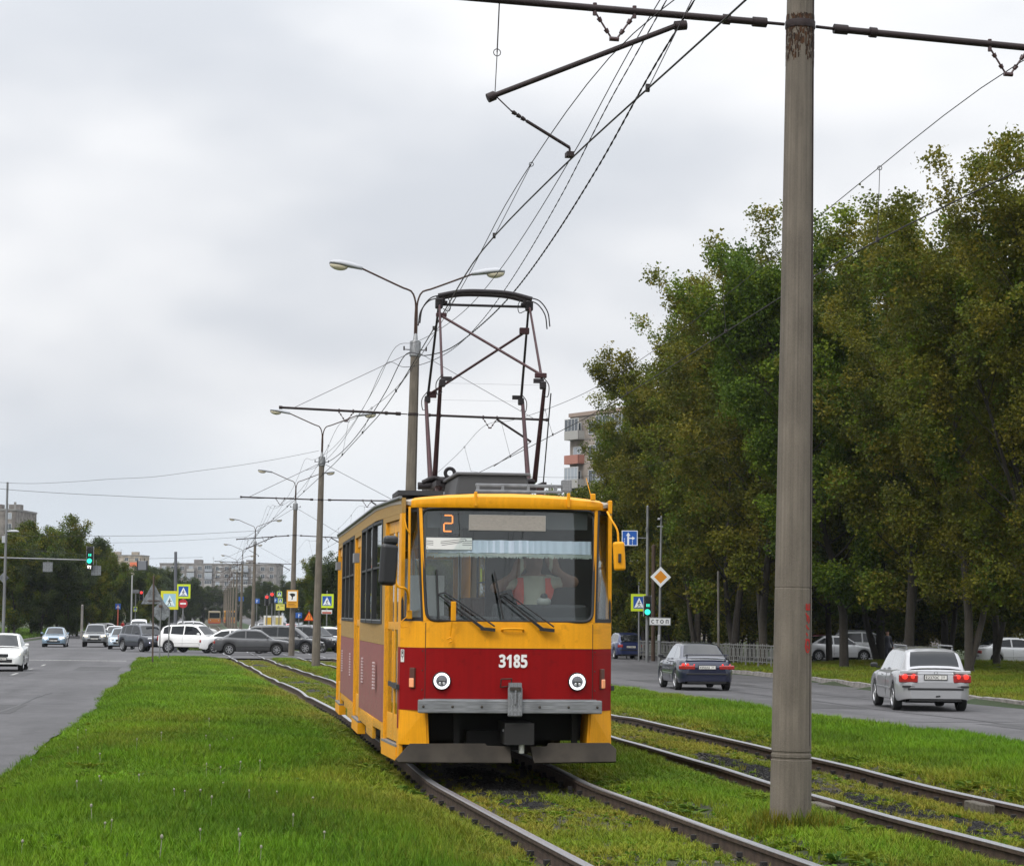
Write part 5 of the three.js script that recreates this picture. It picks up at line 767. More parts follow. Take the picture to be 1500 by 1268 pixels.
// traffic signal builder
const lensOff = M([.01, .012, .012], .3), housingMat = M([.02, .022, .024], .6), greenLit = new THREE.MeshStandardMaterial({ color: 0x0a7a5a, emissive: new THREE.Color(.05, .95, .62), emissiveIntensity: 1.3 }), redLit = new THREE.MeshStandardMaterial({ color: 0x900808, emissive: new THREE.Color(1, .06, .05), emissiveIntensity: 1.4 });
function signalHead(parent, x, y, z, lit, count = true, sc = 1) {
  const g = new THREE.Group(); g.name = 'signal_head'; parent.add(g); g.position.set(x, y, z); g.scale.setScalar(sc);
  mesh('housing', [rbox(.36, 1.02, .2, .03)], housingMat, g);
  mesh('backing', [box(.03, 1.06, .04, -.2, 0, -.06), box(.03, 1.06, .04, .2, 0, -.06)], lampGrey, g);
  ['red', 'amber', 'green'].forEach((n, i) => { const yy = .32 - i * .32, on = n === lit; mesh('lens', [new THREE.CylinderGeometry(.145, .145, .03, 24).rotateX(Math.PI / 2).translate(0, yy, .11)], on ? (n === 'red' ? redLit : greenLit) : lensOff, g); mesh('visor', [new THREE.CylinderGeometry(.16, .16, .16, 16, 1, true, -Math.PI / 2, Math.PI).rotateX(Math.PI / 2).translate(0, yy, .18)], housingMat, g); });
  if (count) mesh('countdown', [box(.05, .15, .02, -.03, .02, .125), box(.05, .15, .02, .07, .02, .125)], greenLit, g);
  return g;
}
{ // left gantry
  const d = 126, b = G(4, d), t = thing('traffic_signal', 'grey mast with long arm carrying a green signal over the left road', 'traffic light', b), Y = py => hAt(4, py, d), s = FOC / d;
  mesh('mast', [bar([0, 0, 0], [0, Y(706), 0], .1, .06, 12)], postGalv, t); mesh('arm', [bar([-2, Y(816), .0], [4.75, Y(819), .0], .045, .04, 8)], postGalv, t);
  signalHead(t, 124 / s, Y(812), .08, 'green');
  const ar = new THREE.Group(); ar.name = 'turn_signal'; t.add(ar); ar.position.set(124 / s, Y(829), .08); mesh('housing', rbox(.32, .34, .14, .02), housingMat, ar); mesh('arrow', [box(.2, .05, .02, 0, .05, .08), box(.05, .16, .02, -.07, .0, .08), box(.05, .14, .02, .06, -.03, .08)], new THREE.MeshStandardMaterial({ color: 0xffffff, emissive: new THREE.Color(1, .9, .75), emissiveIntensity: 1 }), ar);
  for (const [px, py] of [[66, 829.5], [137, 834]]) { const m = mesh('hanging_plate', [rbox(.56, .56, .015, .004)], signBack, t); m.position.set((px - 4) / s, Y(py), -.06); }
  mesh('plate_hanger', [bar([62 / s, Y(816), -.05], [62 / s, Y(824), -.05], .015), bar([133 / s, Y(818), -.05], [133 / s, Y(828), -.05], .015)], postGalv, t);
  const dm = plate(t, .62, .62, Y(846), null, { shape: 'diamond', z: -.1, x: -.1, name: 'diamond_plate' }); mesh('junction_box', rbox(.2, .4, .16, .02, -.12, Y(790), 0), lampGrey, t); mesh('lamp_head', lampBody(), lampGrey, t).position.set(.05, Y(778), 0);
}
{ const d = 126, q = P(208, 828, d), t = thing('hanging_signal', 'dark square signal box hung on a wire over the left road', 'traffic light', [q.x, q.y, q.z]); mesh('box', [rbox(.5, .52, .12, .02)], signBack, t).material = M([.17, .18, .2], .6); mesh('side_visor', [box(.04, .6, .2, -.28, 0, 0), box(.04, .6, .2, .28, 0, 0)], housingMat, t); mesh('hook', [bar([-.1, .26, 0], [-.1, .42, 0], .02), bar([.12, .26, 0], [.12, .42, 0], .02), bar([-8.05, .9, 0], [0, .38, 0], .008), bar([0, .38, 0], [2.05, .75, -10], .008)], housingMat, t); }
// --- far left clutter
{ const d = 230, t = post('street_lamp', 'slim pale post far beyond the left road', 'lamp', 191, d, hAt(191, 843, d), .11, M([.5, .5, .5], .6), { r2: .06 }); }
{ const d = 235, t = post('road_sign', 'small blue sign on a red and white post under the left trees', 'sign', 171.5, d, hAt(171.5, 886, d), .07, M([.5, .12, .07], .7)); plate(t, .6, .6, hAt(171, 888, d), canvasTex(64, 64, (c, w) => { c.fillStyle = '#2f5fae'; c.fillRect(0, 0, w, w); c.fillStyle = '#dfe6ee'; c.beginPath(); c.moveTo(32, 12); c.lineTo(54, 50); c.lineTo(10, 50); c.fill(); })); }
{ const d = 240, t = post('traffic_signal', 'small far signal showing red over grey plates, left of the triangle back', 'traffic light', 197, d, hAt(197, 866, d), .06, postGalv); signalHead(t, .65, hAt(197, 872, d), .1, 'red', false); plate(t, .7, .4, hAt(197, 866, d), null); plate(t, .4, .55, hAt(196, 892, d), face(pedTex(NEON)), {}); }
pedestrian('person in a red jacket walking far off below the left trees', 179, 236, [.45, .03, .03], 1.2);
pedestrian('person in dark clothes standing at the far right kerb', 1300, 118, [.04, .04, .05], .4);
{ const d = 118, t = post('concrete_post', 'short pale concrete post on the far kerb of the left road', 'post', 119, 210, 3.2, .12, concrete); }
// --- pole 4 plate: a thing fixed to the pole
{ const d = 121.8, q = P(428.5, 877, d), t = thing('warning_board', 'yellow board with black pictogram fixed on a lamp pole at the crossing', 'sign', [q.x, q.y, q.z + .2]); const tx = canvasTex(128, 192, (c, w, h) => { c.fillStyle = '#d99a1c'; c.fillRect(0, 0, w, h); c.fillStyle = '#e9e6de'; c.fillRect(14, 14, 100, 106); c.fillStyle = '#14110f'; c.beginPath(); c.moveTo(30, 44); c.quadraticCurveTo(60, 26, 96, 44); c.lineTo(92, 66); c.quadraticCurveTo(80, 62, 72, 76); c.lineTo(66, 104); c.lineTo(54, 104); c.lineTo(60, 78); c.quadraticCurveTo(44, 58, 30, 44); c.fill(); c.fillStyle = '#7a4a08'; for (let i = 0; i < 3; i++) c.fillRect(20, 132 + i * 17, 88 - (i % 2) * 18, 7); }); plate(t, .64, .98, 0, tx, { z: 0 }); mesh('strap', [box(.3, .05, .1, 0, .3, -.06), box(.3, .05, .1, 0, -.3, -.06)], steelDark, t); }
// --- far middle signs beyond the crossing
{ const d = 165, t = post('road_sign', 'pedestrian crossing sign with yellow border behind the pole, beside the tram', 'sign', 478, d, hAt(478, 866, d), .05, postGalv); plate(t, 1.0, 1.05, hAt(477, 880, d), pedTex(NEON)); plate(t, .8, .3, hAt(477, 896, d), canvasTex(64, 24, (c, w, h) => { c.fillStyle = '#d8d8d4'; c.fillRect(0, 0, w, h); c.fillStyle = '#b04020'; c.fillRect(4, 12, 56, 10); })); }
for (const [px, py, d] of [[390, 876, 215], [397.5, 872.5, 205]]) { const t = post('traffic_signal', 'far signal showing red above the queue beyond the crossing', 'traffic light', px, d, hAt(px, py - 6, d), .06, postGalv, { group: 'pair of red signals beyond the crossing' }); signalHead(t, 0, hAt(px, py + 3, d), .12, 'red', false, 1.0); }
{ const d = 210, t = post('road_sign', 'two small yellow bordered crossing signs one above the other, right of the red signals', 'sign', 408, d, hAt(408, 864, d), .05, postGalv); plate(t, .5, .52, hAt(407, 870, d), pedTex('#b9d85a')); plate(t, .48, .5, hAt(409, 879.5, d), pedTex('#b9d85a'), { x: .1 }); plate(t, .85, .6, hAt(409, 889, d), canvasTex(96, 64, (c, w, h) => { c.fillStyle = '#d8d060'; c.fillRect(0, 0, w, h); c.fillStyle = '#2a2a22'; c.font = 'bold 40px sans-serif'; c.fillText('A', 14, 48); c.fillRect(50, 14, 34, 6); }), { x: .1 }); }
{ const d = 175, t = post('roadworks_sign', 'orange triangular road narrows sign on a low stand in the far queue', 'sign', 452, d, hAt(452, 894, d), .04, postGalv); plate(t, .82, .74, hAt(452, 902, d), canvasTex(128, 116, (c, w, h) => { c.fillStyle = '#c8330f'; c.fillRect(0, 0, w, h); c.fillStyle = '#ea8a14'; c.beginPath(); c.moveTo(64, 18); c.lineTo(112, 104); c.lineTo(16, 104); c.fill(); c.strokeStyle = '#1a1208'; c.lineWidth = 7; c.beginPath(); c.moveTo(52, 98); c.lineTo(52, 74); c.lineTo(58, 48); c.moveTo(78, 98); c.lineTo(78, 48); c.stroke(); }), { shape: 'tri' }); }
for (const [px, py, d, lab] of [[352, 877, 250, 'small blue sign on the sixth lamp pole side, left of the red signals'], [375, 880, 235, 'small blue sign between two lamp poles beyond the crossing'], [402, 879, 240, 'small blue sign tucked behind the red signals'], [437, 901, 200, 'low blue direction sign near the orange triangle']]) { const t = post('road_sign', lab, 'sign', px, d, hAt(px, py - 4, d), .04, postGalv); plate(t, .6, .5, hAt(px, py, d), canvasTex(64, 56, (c, w, h) => { c.fillStyle = '#2158a8'; c.fillRect(0, 0, w, h); c.fillStyle = '#dbe5ef'; c.fillRect(28, 12, 7, 36); c.fillRect(28, 20, 20, 6); })); }
{ const d = 260, q = G(400, d), t = thing('notice_board', 'white double notice board with yellow squares beyond the queue', 'board', q); mesh('leg', [bar([-.6, 0, 0], [-.6, 2.2, 0], .04)], postGalv, t); mesh('leg', [bar([.6, 0, 0], [.6, 2.2, 0], .04)], postGalv, t); for (const x of [-.6, .6]) plate(t, 1.15, 1.3, 1.8, canvasTex(96, 108, (c, w, h) => { c.fillStyle = '#dcdcd6'; c.fillRect(0, 0, w, h); c.fillStyle = x < 0 ? '#c9a640' : '#bcae6a'; c.fillRect(18, 18, 60, 72); }), { x }); }
// --- seen through the tram: crossing sign with a text plate
{ const d = 162, t = post('road_sign', 'pedestrian crossing sign over a white plate, seen through the tram windows', 'sign', 692, d, hAt(697, 832, d), .05, postGalv); plate(t, .92, 1.05, hAt(697, 843, d), pedTex(NEON), { x: .2 }); plate(t, .92, .5, hAt(697, 859, d), canvasTex(96, 52, (c, w, h) => { c.fillStyle = '#dcdcda'; c.fillRect(0, 0, w, h); c.fillStyle = '#33373c'; c.font = 'bold 46px sans-serif'; c.fillText('ИО', 12, 42); }), { x: .2 }); }
// --- right: signals and signs before the fence
{ const d = 112, t = post('traffic_signal', 'grey post with lit green signal and countdown by the railing', 'traffic light', 948, d, hAt(948, 742, d), .09, postGalv, { r2: .07 }); signalHead(t, .0, hAt(948, 887, d), .16, 'green'); plate(t, .82, .78, hAt(921, 788, d), canvasTex(128, 128, (c, w) => { c.fillStyle = '#e6ebf0'; c.fillRect(0, 0, w, w); c.fillStyle = '#1c5bb5'; c.fillRect(6, 6, 116, 116); c.fillStyle = '#eef2f6'; c.fillRect(44, 40, 16, 82); c.beginPath(); c.moveTo(52, 14); c.lineTo(70, 44); c.lineTo(34, 44); c.fill(); c.fillRect(58, 60, 30, 10); c.beginPath(); c.moveTo(108, 65); c.lineTo(84, 48); c.lineTo(84, 82); c.fill(); for (const x of [20, 84]) for (let i = 0; i < 3; i++) c.fillRect(x, 66 + i * 20, 5, 12); }), { x: -.92, name: 'lane_sign', label: 'blue lane direction plate' }); mesh('bracket', [bar([0, hAt(948, 788, d), .02], [-1.2, hAt(948, 788, d), .02], .025)], postGalv, t); mesh('wire_box', rbox(.1, .2, .08, .01, -.05, hAt(948, 775, d), .08), postGalv, t); }
{ const d = 113, t = post('road_sign', 'pedestrian crossing sign in yellow border half behind the green signal', 'sign', 936, d + 1, hAt(936, 868, d), .045, postGalv); plate(t, .86, .90, hAt(935, 882, d), pedTex(NEON), { x: 0 }); }
{ const d = 108, t = post('road_sign', 'tall grey post with priority diamond above a white stop line plate', 'sign', 966, d, hAt(968, 757, d), .085, postGalv, { lean: -.01, r2: .05 }); plate(t, 1.02, 1.02, hAt(968, 845, d), canvasTex(128, 128, (c, w) => { c.fillStyle = '#e3e6e8'; c.fillRect(0, 0, w, w); c.fillStyle = '#d98a12'; c.beginPath(); c.moveTo(64, 24); c.lineTo(104, 64); c.lineTo(64, 104); c.lineTo(24, 64); c.fill(); }), { shape: 'diamond', z: .09 }); plate(t, 1.06, .38, hAt(968, 910, d), canvasTex(256, 92, (c, w, h) => { c.fillStyle = '#dcdedd'; c.fillRect(0, 0, w, h); c.strokeStyle = '#22262a'; c.lineWidth = 4; c.strokeRect(4, 4, w - 8, h - 8); c.fillStyle = '#191c20'; c.font = 'bold 66px sans-serif'; c.textAlign = 'center'; c.textBaseline = 'middle'; c.fillText('С Т О П', w / 2, h / 2 + 3, w - 40); }), { z: .1 }); mesh('camera', [rbox(.12, .1, .22, .02, -.12, hAt(968, 760, d), .02), rbox(.3, .04, .1, .01, -.06, hAt(968, 771, d), 0)], lampGrey, t); mesh('box', rbox(.12, .3, .1, .02, -.04, hAt(968, 934, d), .09), lampGrey, t); }
{ const d = 116, t = post('wooden_post', 'brown wooden post between the two grey sign posts', 'post', 957, d, hAt(957, 800, d), .11, M([.10, .065, .045], .9, 0, { map: rep(T_blotch, 3) })); }
{ const d = 106, t = post('thin_pole', 'thin leaning grey pole before the dark shrubs above the navy sedan', 'pole', 1053, d, hAt(1053, 838, d), .06, concreteDark, { lean: .006 }); }
{ const d = 128, t = post('street_lamp', 'slim street lamp post behind the crossing sign at the railing', 'lamp', 936, d, hAt(936, 830, d), .06, postGalv); mesh('lamp_head', lampBody(), lampGrey, t).position.set(-.6, hAt(936, 822, d), 0); mesh('arm', [bar([0, hAt(936, 830, d), 0], [-.1, hAt(936, 822, d), 0], .03)], postGalv, t); }
// railing: a run of welded panels
{
  const rail = M([.26, .262, .255], .6, .3, { map: rep(T_blotch, 3) }), A = G(918, 126), B = G(1150, 96), n = 15;
  for (let i = 0; i < n; i++) {
    const a = A.clone().lerp(B, i / n), b = A.clone().lerp(B, (i + 1) / n), L = Math.hypot(b.x - a.x, b.z - a.z), y = (a.y + b.y) / 2, t = thing('railing_panel', 'pale metal railing panel of squares and uprights along the right kerb', 'railing', [(a.x + b.x) / 2, y, (a.z + b.z) / 2], Math.atan2(-(b.z - a.z), b.x - a.x), 'railing panels along the right kerb');
    const h = 1.02, w = L - .02;
    mesh('top_rail', rbox(w, .05, .05, .01, 0, h, 0), rail, t); mesh('bottom_rail', rbox(w, .035, .035, .008, 0, .28, 0), rail, t);
    const k = 3; for (let j = 0; j <= k; j++) mesh('upright', rbox(.05, h - (j % 3 ? .1 : 0) + (j % 3 ? 0 : .06), .05, .008, -w / 2 + .025 + (w - .05) * j / k, (h + (j % 3 ? .28 : -.05)) / 2, 0), rail, t);
    for (let j = 0; j < k; j++) { const cx = -w / 2 + .025 + (w - .05) * (j + .5) / k; mesh('square', [box(.3, .03, .03, cx, .88, 0), box(.3, .03, .03, cx, .48, 0), box(.03, .4, .03, cx - .15, .68, 0), box(.03, .4, .03, cx + .15, .68, 0)], rail, t); mesh('link', [box(.1, .025, .025, cx - .2, .68, 0), box(.1, .025, .025, cx + .2, .68, 0), box(.025, .2, .025, cx, .99, 0), box(.025, .18, .025, cx, .38, 0)], rail, t); }
  }
}
// far tram
{ const d = 430, t = thing('tram', 'far orange and cream tram among the receding poles', 'tram', W(.2, d, T(d)), .14), o = M([.4, .13, .02], .6), c = M([.3, .25, .17], .7); mesh('lower_body', [rbox(2.4, .9, 14, .1, 0, .95, -7)], o, t); mesh('upper_body', [rbox(2.36, 1.55, 13.9, .15, 0, 2.15, -7)], c, t); mesh('windscreen', [rbox(2.0, 1.0, .06, .05, 0, 2.1, -.02)], carGlass, t); mesh('bumper', rbox(2.2, .2, .2, .03, 0, .6, .05), M([.3, .03, .02]), t); for (const s of [-1, 1]) for (let i = 0; i < 6; i++) mesh('side_window', box(.04, .9, 1.7, s * 1.18, 2.2, -1.6 - i * 2.1), carGlass, t); for (const s of [-.8, .8]) mesh('headlamp', new THREE.SphereGeometry(.12, 10, 8).translate(s, 1.1, .03), lampClear, t); mesh('roof_gear', [box(1.2, .25, 3, 0, 3.05, -4), bar([-.5, 3.1, -4], [.0, 4.6, -4.4], .04), bar([.5, 3.1, -4], [0, 4.6, -4.4], .04), box(1.3, .06, .2, 0, 4.62, -4.4)], housingMat, t); }
{ const d = 455, t = thing('tram', 'far yellow tram on the right track behind the poles', 'tram', W(3.6, d, T(d)), .14), o = M([.45, .21, .02], .6); mesh('body', [rbox(2.4, 2.6, 14, .15, 0, 1.75, -7)], o, t); mesh('stripe', [rbox(2.44, .4, 14, .05, 0, .95, -6.98)], M([.4, .05, .03], .5), t); mesh('windscreen', [rbox(2.0, 1.0, .06, .05, 0, 2.2, .0)], carGlass, t); for (const s of [-1, 1]) for (let i = 0; i < 6; i++) mesh('side_window', box(.04, .9, 1.7, s * 1.2, 2.2, -1.6 - i * 2.1), carGlass, t); }

// ---------- buildings ----------
const wallTex = rep(T_blotch, .12);
const winDark = M([.05, .06, .07], .12, 0, { clearcoat: 1 }), winPale = M([.30, .33, .36], .2, 0, { clearcoat: 1 }), frameWhite = M([.55, .55, .54], .6), slabMat = M([.22, .21, .20], .9);
// block: near corner at left of its facade; facade along local +x, width w, floors
function block(label, pos, turn, w, dep, floors, fh, wallC, o = {}) {
  const t = thing('apartment_block', label, 'building', pos, turn), H = floors * fh + .6, wm = M(wallC, .92, 0, { map: wallTex }), g = box(w, H, dep, w / 2, H / 2, -dep / 2);
  { const q = g.attributes.position, u = g.attributes.uv; for (let i = 0; i < q.count; i++) u.setXY(i, (q.getX(i) + q.getZ(i)) * 1, q.getY(i)); }
  mesh('wall', g, wm, t); mesh('parapet', [box(w + .3, .45, dep + .3, w / 2, H + .15, -dep / 2)], o.parapet ?? slabMat, t); mesh('roof_hut', [box(3, 1.6, 3, w * .3, H + 1.1, -dep / 2), box(3, 1.6, 3, w * .75, H + 1.1, -dep / 2)], wm, t); mesh('aerial', [bar([w * .45, H, -2], [w * .45, H + 3, -2], .05), bar([w * .45 - .6, H + 2.6, -2], [w * .45 + .6, H + 2.6, -2], .03), bar([w * .45 - .4, H + 2.1, -2], [w * .45 + .4, H + 2.1, -2], .03)], slabMat, t);
  const r = rng(o.seed ?? 3), bw = o.bay ?? 3.2, nb = Math.floor(w / bw), y0 = o.from ?? 0, gw = new THREE.BoxGeometry(1.5, 1.45, .1), gf = merged([box(1.66, .08, .14, 0, .77, 0), box(1.66, .08, .14, 0, -.77, 0), box(.08, 1.6, .14, -.79, 0, 0), box(.08, 1.6, .14, .79, 0, 0), box(.06, 1.5, .12, .1, 0, 0)].map(clean));
  const gb = merged([box(2.9, 1.0, .12, 0, -.75, .9), box(.1, 1.0, .9, -1.4, -.75, .45), box(.1, 1.0, .9, 1.4, -.75, .45), box(2.9, .12, .95, 0, -1.25, .48)].map(clean)), gg = box(2.8, 1.4, .08, 0, .45, .9);
  const pan = [M([.35, .34, .32], .8), M([.28, .30, .33], .8), M([.36, .16, .12], .8)];
  for (let f = y0; f < floors; f++) for (let i = 0; i < nb; i++) {
    const x = (i + .5) * w / nb, y = f * fh + 1.9, bal = o.balcony ? o.balcony(i, f) : false;
    if (bal) { const b = mesh('balcony', gb, pan[Math.floor(r() * (o.redBal ? 3 : 2))], t); b.position.set(x, y, 0); if (r() < .7) { const gl = mesh('glazing', gg, r() < .5 ? winPale : winDark, b); mesh('glazing_bars', merged([-1.4, -.7, 0, .7, 1.4].map(q => box(.07, 1.45, .1, q, .45, .9)).concat([box(2.9, .08, .12, 0, 1.17, .9)]).map(clean)), frameWhite, b); } }
    const wi = mesh('window', gw, r() < .3 ? winPale : winDark, t); wi.position.set(x, y, .03); mesh('frame', gf, frameWhite, wi);
  }
  if (o.side) for (let f = y0; f < floors; f++) for (const z of o.side) { const wi = mesh('window', gw, winDark, t); wi.position.set(o.sideX ?? 0, f * fh + 1.9, z); wi.rotation.y = (o.sideX ? 1 : -1) * Math.PI / 2; mesh('frame', gf, frameWhite, wi); }
  if (o.seams) mesh('panel_seams', Array.from({ length: floors }, (_, f) => box(w + .04, .08, .06, w / 2, f * fh + .6, .0)), slabMat, t);
  o.more?.(t, H); return t;
}
const bp = (px, d) => { const p = P(px, 900, d); p.y = -1.3; return p; };
// long grey block closing the street
{ const d = 850, a = bp(232, d); const b = block('long grey apartment block closing the far end of the street', a, -.10, 46, 13, 7, 2.9, [.30, .28, .27], { from: 2, seams: 1, seed: 5, bay: 3.3, balcony: (i, f) => i % 4 === 1 || i % 5 === 3 }); }
{ const d = 1000, a = bp(146, d); block('pale beige block with orange stripes above the left trees', a, -.12, 19, 12, 9, 3.0, [.5, .43, .34], { from: 6, seed: 6, bay: 4, more: (t, H) => mesh('orange_band', [box(5, 2, .2, 16, H - 4, .1), box(4, 2, .2, 4, H - 4, .1)], M([.7, .16, .06], .8), t) }); }
{ const d = 560, a = bp(-44, d); block('brown grey apartment block rising behind the left trees', a, -.05, 11, 20, 10, 2.75, [.25, .225, .205], { from: 6, seed: 7, balcony: (i, f) => i === 3, more: (t, H) => mesh('chimney', [box(.5, 2, .5, 10.2, H + 1.2, -2), box(.4, 1.6, .4, 8.2, H + 1, -2)], slabMat, t) }); }
{ const d = 262, a = bp(833, d); block('nine storey panel block with balconies behind the right trees', a, -1.0, 58, 13, 9, 2.9, [.40, .35, .31], { from: 2, seed: 9, redBal: 1, seams: 1, balcony: (i, f) => i % 2 === 0 || i % 3 === 0, parapet: M([.30, .23, .19], .9) }); }
{ const d = 205, a = bp(1296, d); block('grey tower block roof showing between the tall right trees', a, -.25, 9, 12, 12, 2.85, [.28, .26, .25], { from: 10, seed: 10, more: (t, H) => mesh('roof_fence', [bar([0, H + 1, .1], [9, H + 1, .1], .05), ...[0, 2, 4, 6, 8].map(x => bar([x, H, .1], [x, H + 1, .1], .04))], slabMat, t) }); }
{ const d = 420, q = bp(446, d), t = thing('shop_building', 'low white and blue flat roofed shop beyond the right lane', 'building', q, -.1); mesh('wall', box(9, 4.5, 8, 0, 2.25, -4), M([.55, .6, .65], .7), t); mesh('blue_band', box(9.1, .8, .2, 0, 4.4, .02), M([.12, .35, .62], .6), t); mesh('window', box(7, 1.6, .1, 0, 1.8, .05), winDark, t); }
// low hills / horizon tree line
{ const gs = []; for (const [a, b, h] of [[-700, 700, 9]]) { const p = [], n = 120; const s = new THREE.Shape(); s.moveTo(a, -3); for (let i = 0; i <= n; i++) { const x = lerp(a, b, i / n); s.lineTo(x, h + 5 * (fbm2(i * .3, 2, 4) - .5) * 2); } s.lineTo(b, -3); gs.push(new THREE.ExtrudeGeometry(s, { depth: 40, bevelEnabled: false }).translate(-150, 0, -1540)); } struct('terrain', gs.map(clean), M([.06, .075, .06], 1)); scene.children.at(-1).name = 'far_wooded_rise'; }

// ---------- trees ----------
const bark = M([.05, .043, .035], .95, 0, { map: rep(T_conc, 1, 2), bumpMap: rep(T_bump, 4), bumpScale: .02 }), barkPale = M([.075, .066, .055], .95, 0, { map: rep(T_conc, 1, 2) });
const leafMat = new THREE.MeshPhysicalMaterial({ color: 0xffffff, roughness: .75, transmission: .4, thickness: 0, specularIntensity: .25, side: THREE.DoubleSide });
function leafClump(seed, n, R, L) { // n bent leaves round a twig
  const r = rng(seed), p = [], nn = []; const v = V(0, 0, 0);
  for (let i = 0; i < n; i++) {
    const c = V(r() - .5, r() - .5, r() - .5).multiplyScalar(2 * R), dir = V(r() - .5, r() - .75, r() - .5).normalize(), sd = V(r() - .5, r() - .2, r() - .5).cross(dir).normalize(), nr = dir.clone().cross(sd), l = L * (.7 + .6 * r()), w = l * .42;
    const A = c, B = c.clone().addScaledVector(dir, l * .5).addScaledVector(sd, w).addScaledVector(nr, l * .1), C = c.clone().addScaledVector(dir, l), D = c.clone().addScaledVector(dir, l * .5).addScaledVector(sd, -w).addScaledVector(nr, l * .1);
    for (const q of [A, B, C, A, C, D]) p.push(q.x, q.y, q.z);
  }
  const g = new THREE.BufferGeometry(); g.setAttribute('position', new THREE.Float32BufferAttribute(p, 3)); g.setAttribute('uv', new THREE.Float32BufferAttribute(new Float32Array(p.length / 3 * 2), 2)); g.computeVertexNormals(); return g;
}
const clumpNear = leafClump(3, 15, .33, .132), clumpFine = leafClump(4, 14, .24, .10), clumpFar = leafClump(5, 14, .45, .2);
function treeProto(seed, H, R, base, o = {}) {
  const r = rng(seed), wood = [], spots = [], tw = []; const lean = V((r() - .5) * .12, 1, (r() - .5) * .12).normalize();
  const limb = (a, dir, L, r0, lvl) => {
    const n = lvl === 0 ? 6 : 4; let p = a.clone(), q = dir.clone().normalize(), rad = r0;
    for (let i = 0; i < n; i++) {
      const nx = p.clone().addScaledVector(q, L / n), r1 = rad * (lvl === 0 ? .82 : .72); wood.push(bar(p, nx, rad, r1, lvl === 0 ? 9 : lvl === 1 ? 6 : 4));
      const t = (i + 1) / n;
      if (lvl >= 1 && t > .3) spots.push([nx.clone(), lvl === 1 ? .85 : .68]);
      if (lvl === 1 && i > 0) for (let k = 0; k < 2; k++) { const d2 = q.clone().add(V((r() - .5) * 1.7, (r() - .25) * 1.1, (r() - .5) * 1.7)).normalize(); limb(nx, d2, L * (.36 + .34 * r()) * (1.15 - t * .4), r1 * .55, 2); }
      p = nx; rad = r1; q = q.add(V((r() - .5) * .28, lvl ? .10 : .05 * (r() - .5), (r() - .5) * .28)).normalize();
      if (lvl === 0) tw.push([p.clone(), rad, q.clone(), p.y / H]);
    }
    if (lvl) spots.push([p.clone(), .75]); return p;
  };
  const stems = o.stems ?? 1;
  for (let s = 0; s < stems; s++) { const ax = s ? V((r() - .5) * .7, 1, (r() - .5) * .7).normalize() : lean.clone(), st = V(s ? (r() - .5) * .5 : 0, s ? .2 : -.2, s ? (r() - .5) * .5 : 0); limb(st, ax, (H - 1.2) * (s ? .82 : .95), (o.trunk ?? .24) * (s ? .75 : 1), 0); }
  // limbs all along the stems
  const stemPts = tw.slice();
  const nl = o.limbs ?? 34;
  for (let i = 0; i < nl; i++) {
    const f = base / H + (1 - base / H) * Math.pow((i + .5) / nl, .95), stem = Math.floor(r() * stems), pts = stemPts.slice(stem * 6, stem * 6 + 6), y = f * H * .92; let k = pts.findIndex(q => q[0].y > y); if (k < 0) k = pts.length - 1; const prev = k ? pts[k - 1] : [V(pts[0][0].x * .2, 0, pts[0][0].z * .2), pts[0][1] * 1.2], u = clamp((y - prev[0].y) / Math.max(.1, pts[k][0].y - prev[0].y)), a = prev[0].clone().lerp(pts[k][0], u);
    const prof = o.prof ? o.prof(f) : Math.sin(Math.PI * clamp(.12 + .80 * (f - base / H) / (1 - base / H))) ** .6, an = i * 2.4 + r() * .8, up = lerp(.45, 1.45, f) + (r() - .5) * .3, L = R * prof * (.6 + .85 * r());
    limb(a, V(Math.cos(an), up, Math.sin(an)), L * Math.hypot(1, up) * .8, Math.max(.02, pts[k][1] * .42), 1);
  }
  for (const q of stemPts.filter(q => q[3] > .75)) spots.push([q[0], .7]);
  const per = o.per ?? 9, N = spots.length * per, clump = o.clump ?? clumpNear, im = new THREE.InstancedMesh(clump, leafMat, N), m4 = new THREE.Matrix4(), qt = new THREE.Quaternion(), c = new THREE.Color(), pal = o.pal;
  let n = 0;
  for (const [p, sp] of spots) { const tone = r(), hue = r(); for (let k = 0; k < per; k++) { const g = () => (r() + r() + r() - 1.5) / 1.5, q = V(p.x + g() * sp, p.y + g() * sp * .75, p.z + g() * sp); qt.setFromEuler(new THREE.Euler(r() * 6.3, r() * 6.3, r() * 6.3)); const s = .75 + .5 * r(); m4.compose(q, qt, V(s, s, s)); im.setMatrixAt(n, m4); const a = pal[Math.floor(hue * pal.length * .999)], b = pal[Math.floor(r() * pal.length)], mx = r() * .5, kk = .75 + .5 * tone * .6 + .3 * (r() - .3); c.setRGB(lerp(a[0], b[0], mx) * kk, lerp(a[1], b[1], mx) * kk, lerp(a[2], b[2], mx) * kk); im.setColorAt(n++, c); } }
  im.count = n; const grp = new THREE.Group(); grp.name = o.name ?? 'deciduous_tree';
  const w = new THREE.Mesh(merged(wood), o.bark ?? bark); w.name = 'trunk'; grp.add(w); im.name = 'crown'; im.userData.kind = 'stuff'; grp.add(im); for (const x of [w, im]) x.castShadow = x.receiveShadow = true; return grp;
}
const GREEN = [[.08, .14, .010], [.12, .19, .012], [.06, .11, .012], [.19, .24, .014]], OLIVE = [[.125, .13, .011], [.18, .175, .014], [.085, .095, .011], [.13, .17, .012], [.235, .20, .02]], DEEP = [[.035, .065, .010], [.06, .095, .012], [.03, .05, .01], [.09, .11, .012]], GREYG = [[.055, .075, .03], [.07, .085, .035], [.045, .065, .03]];
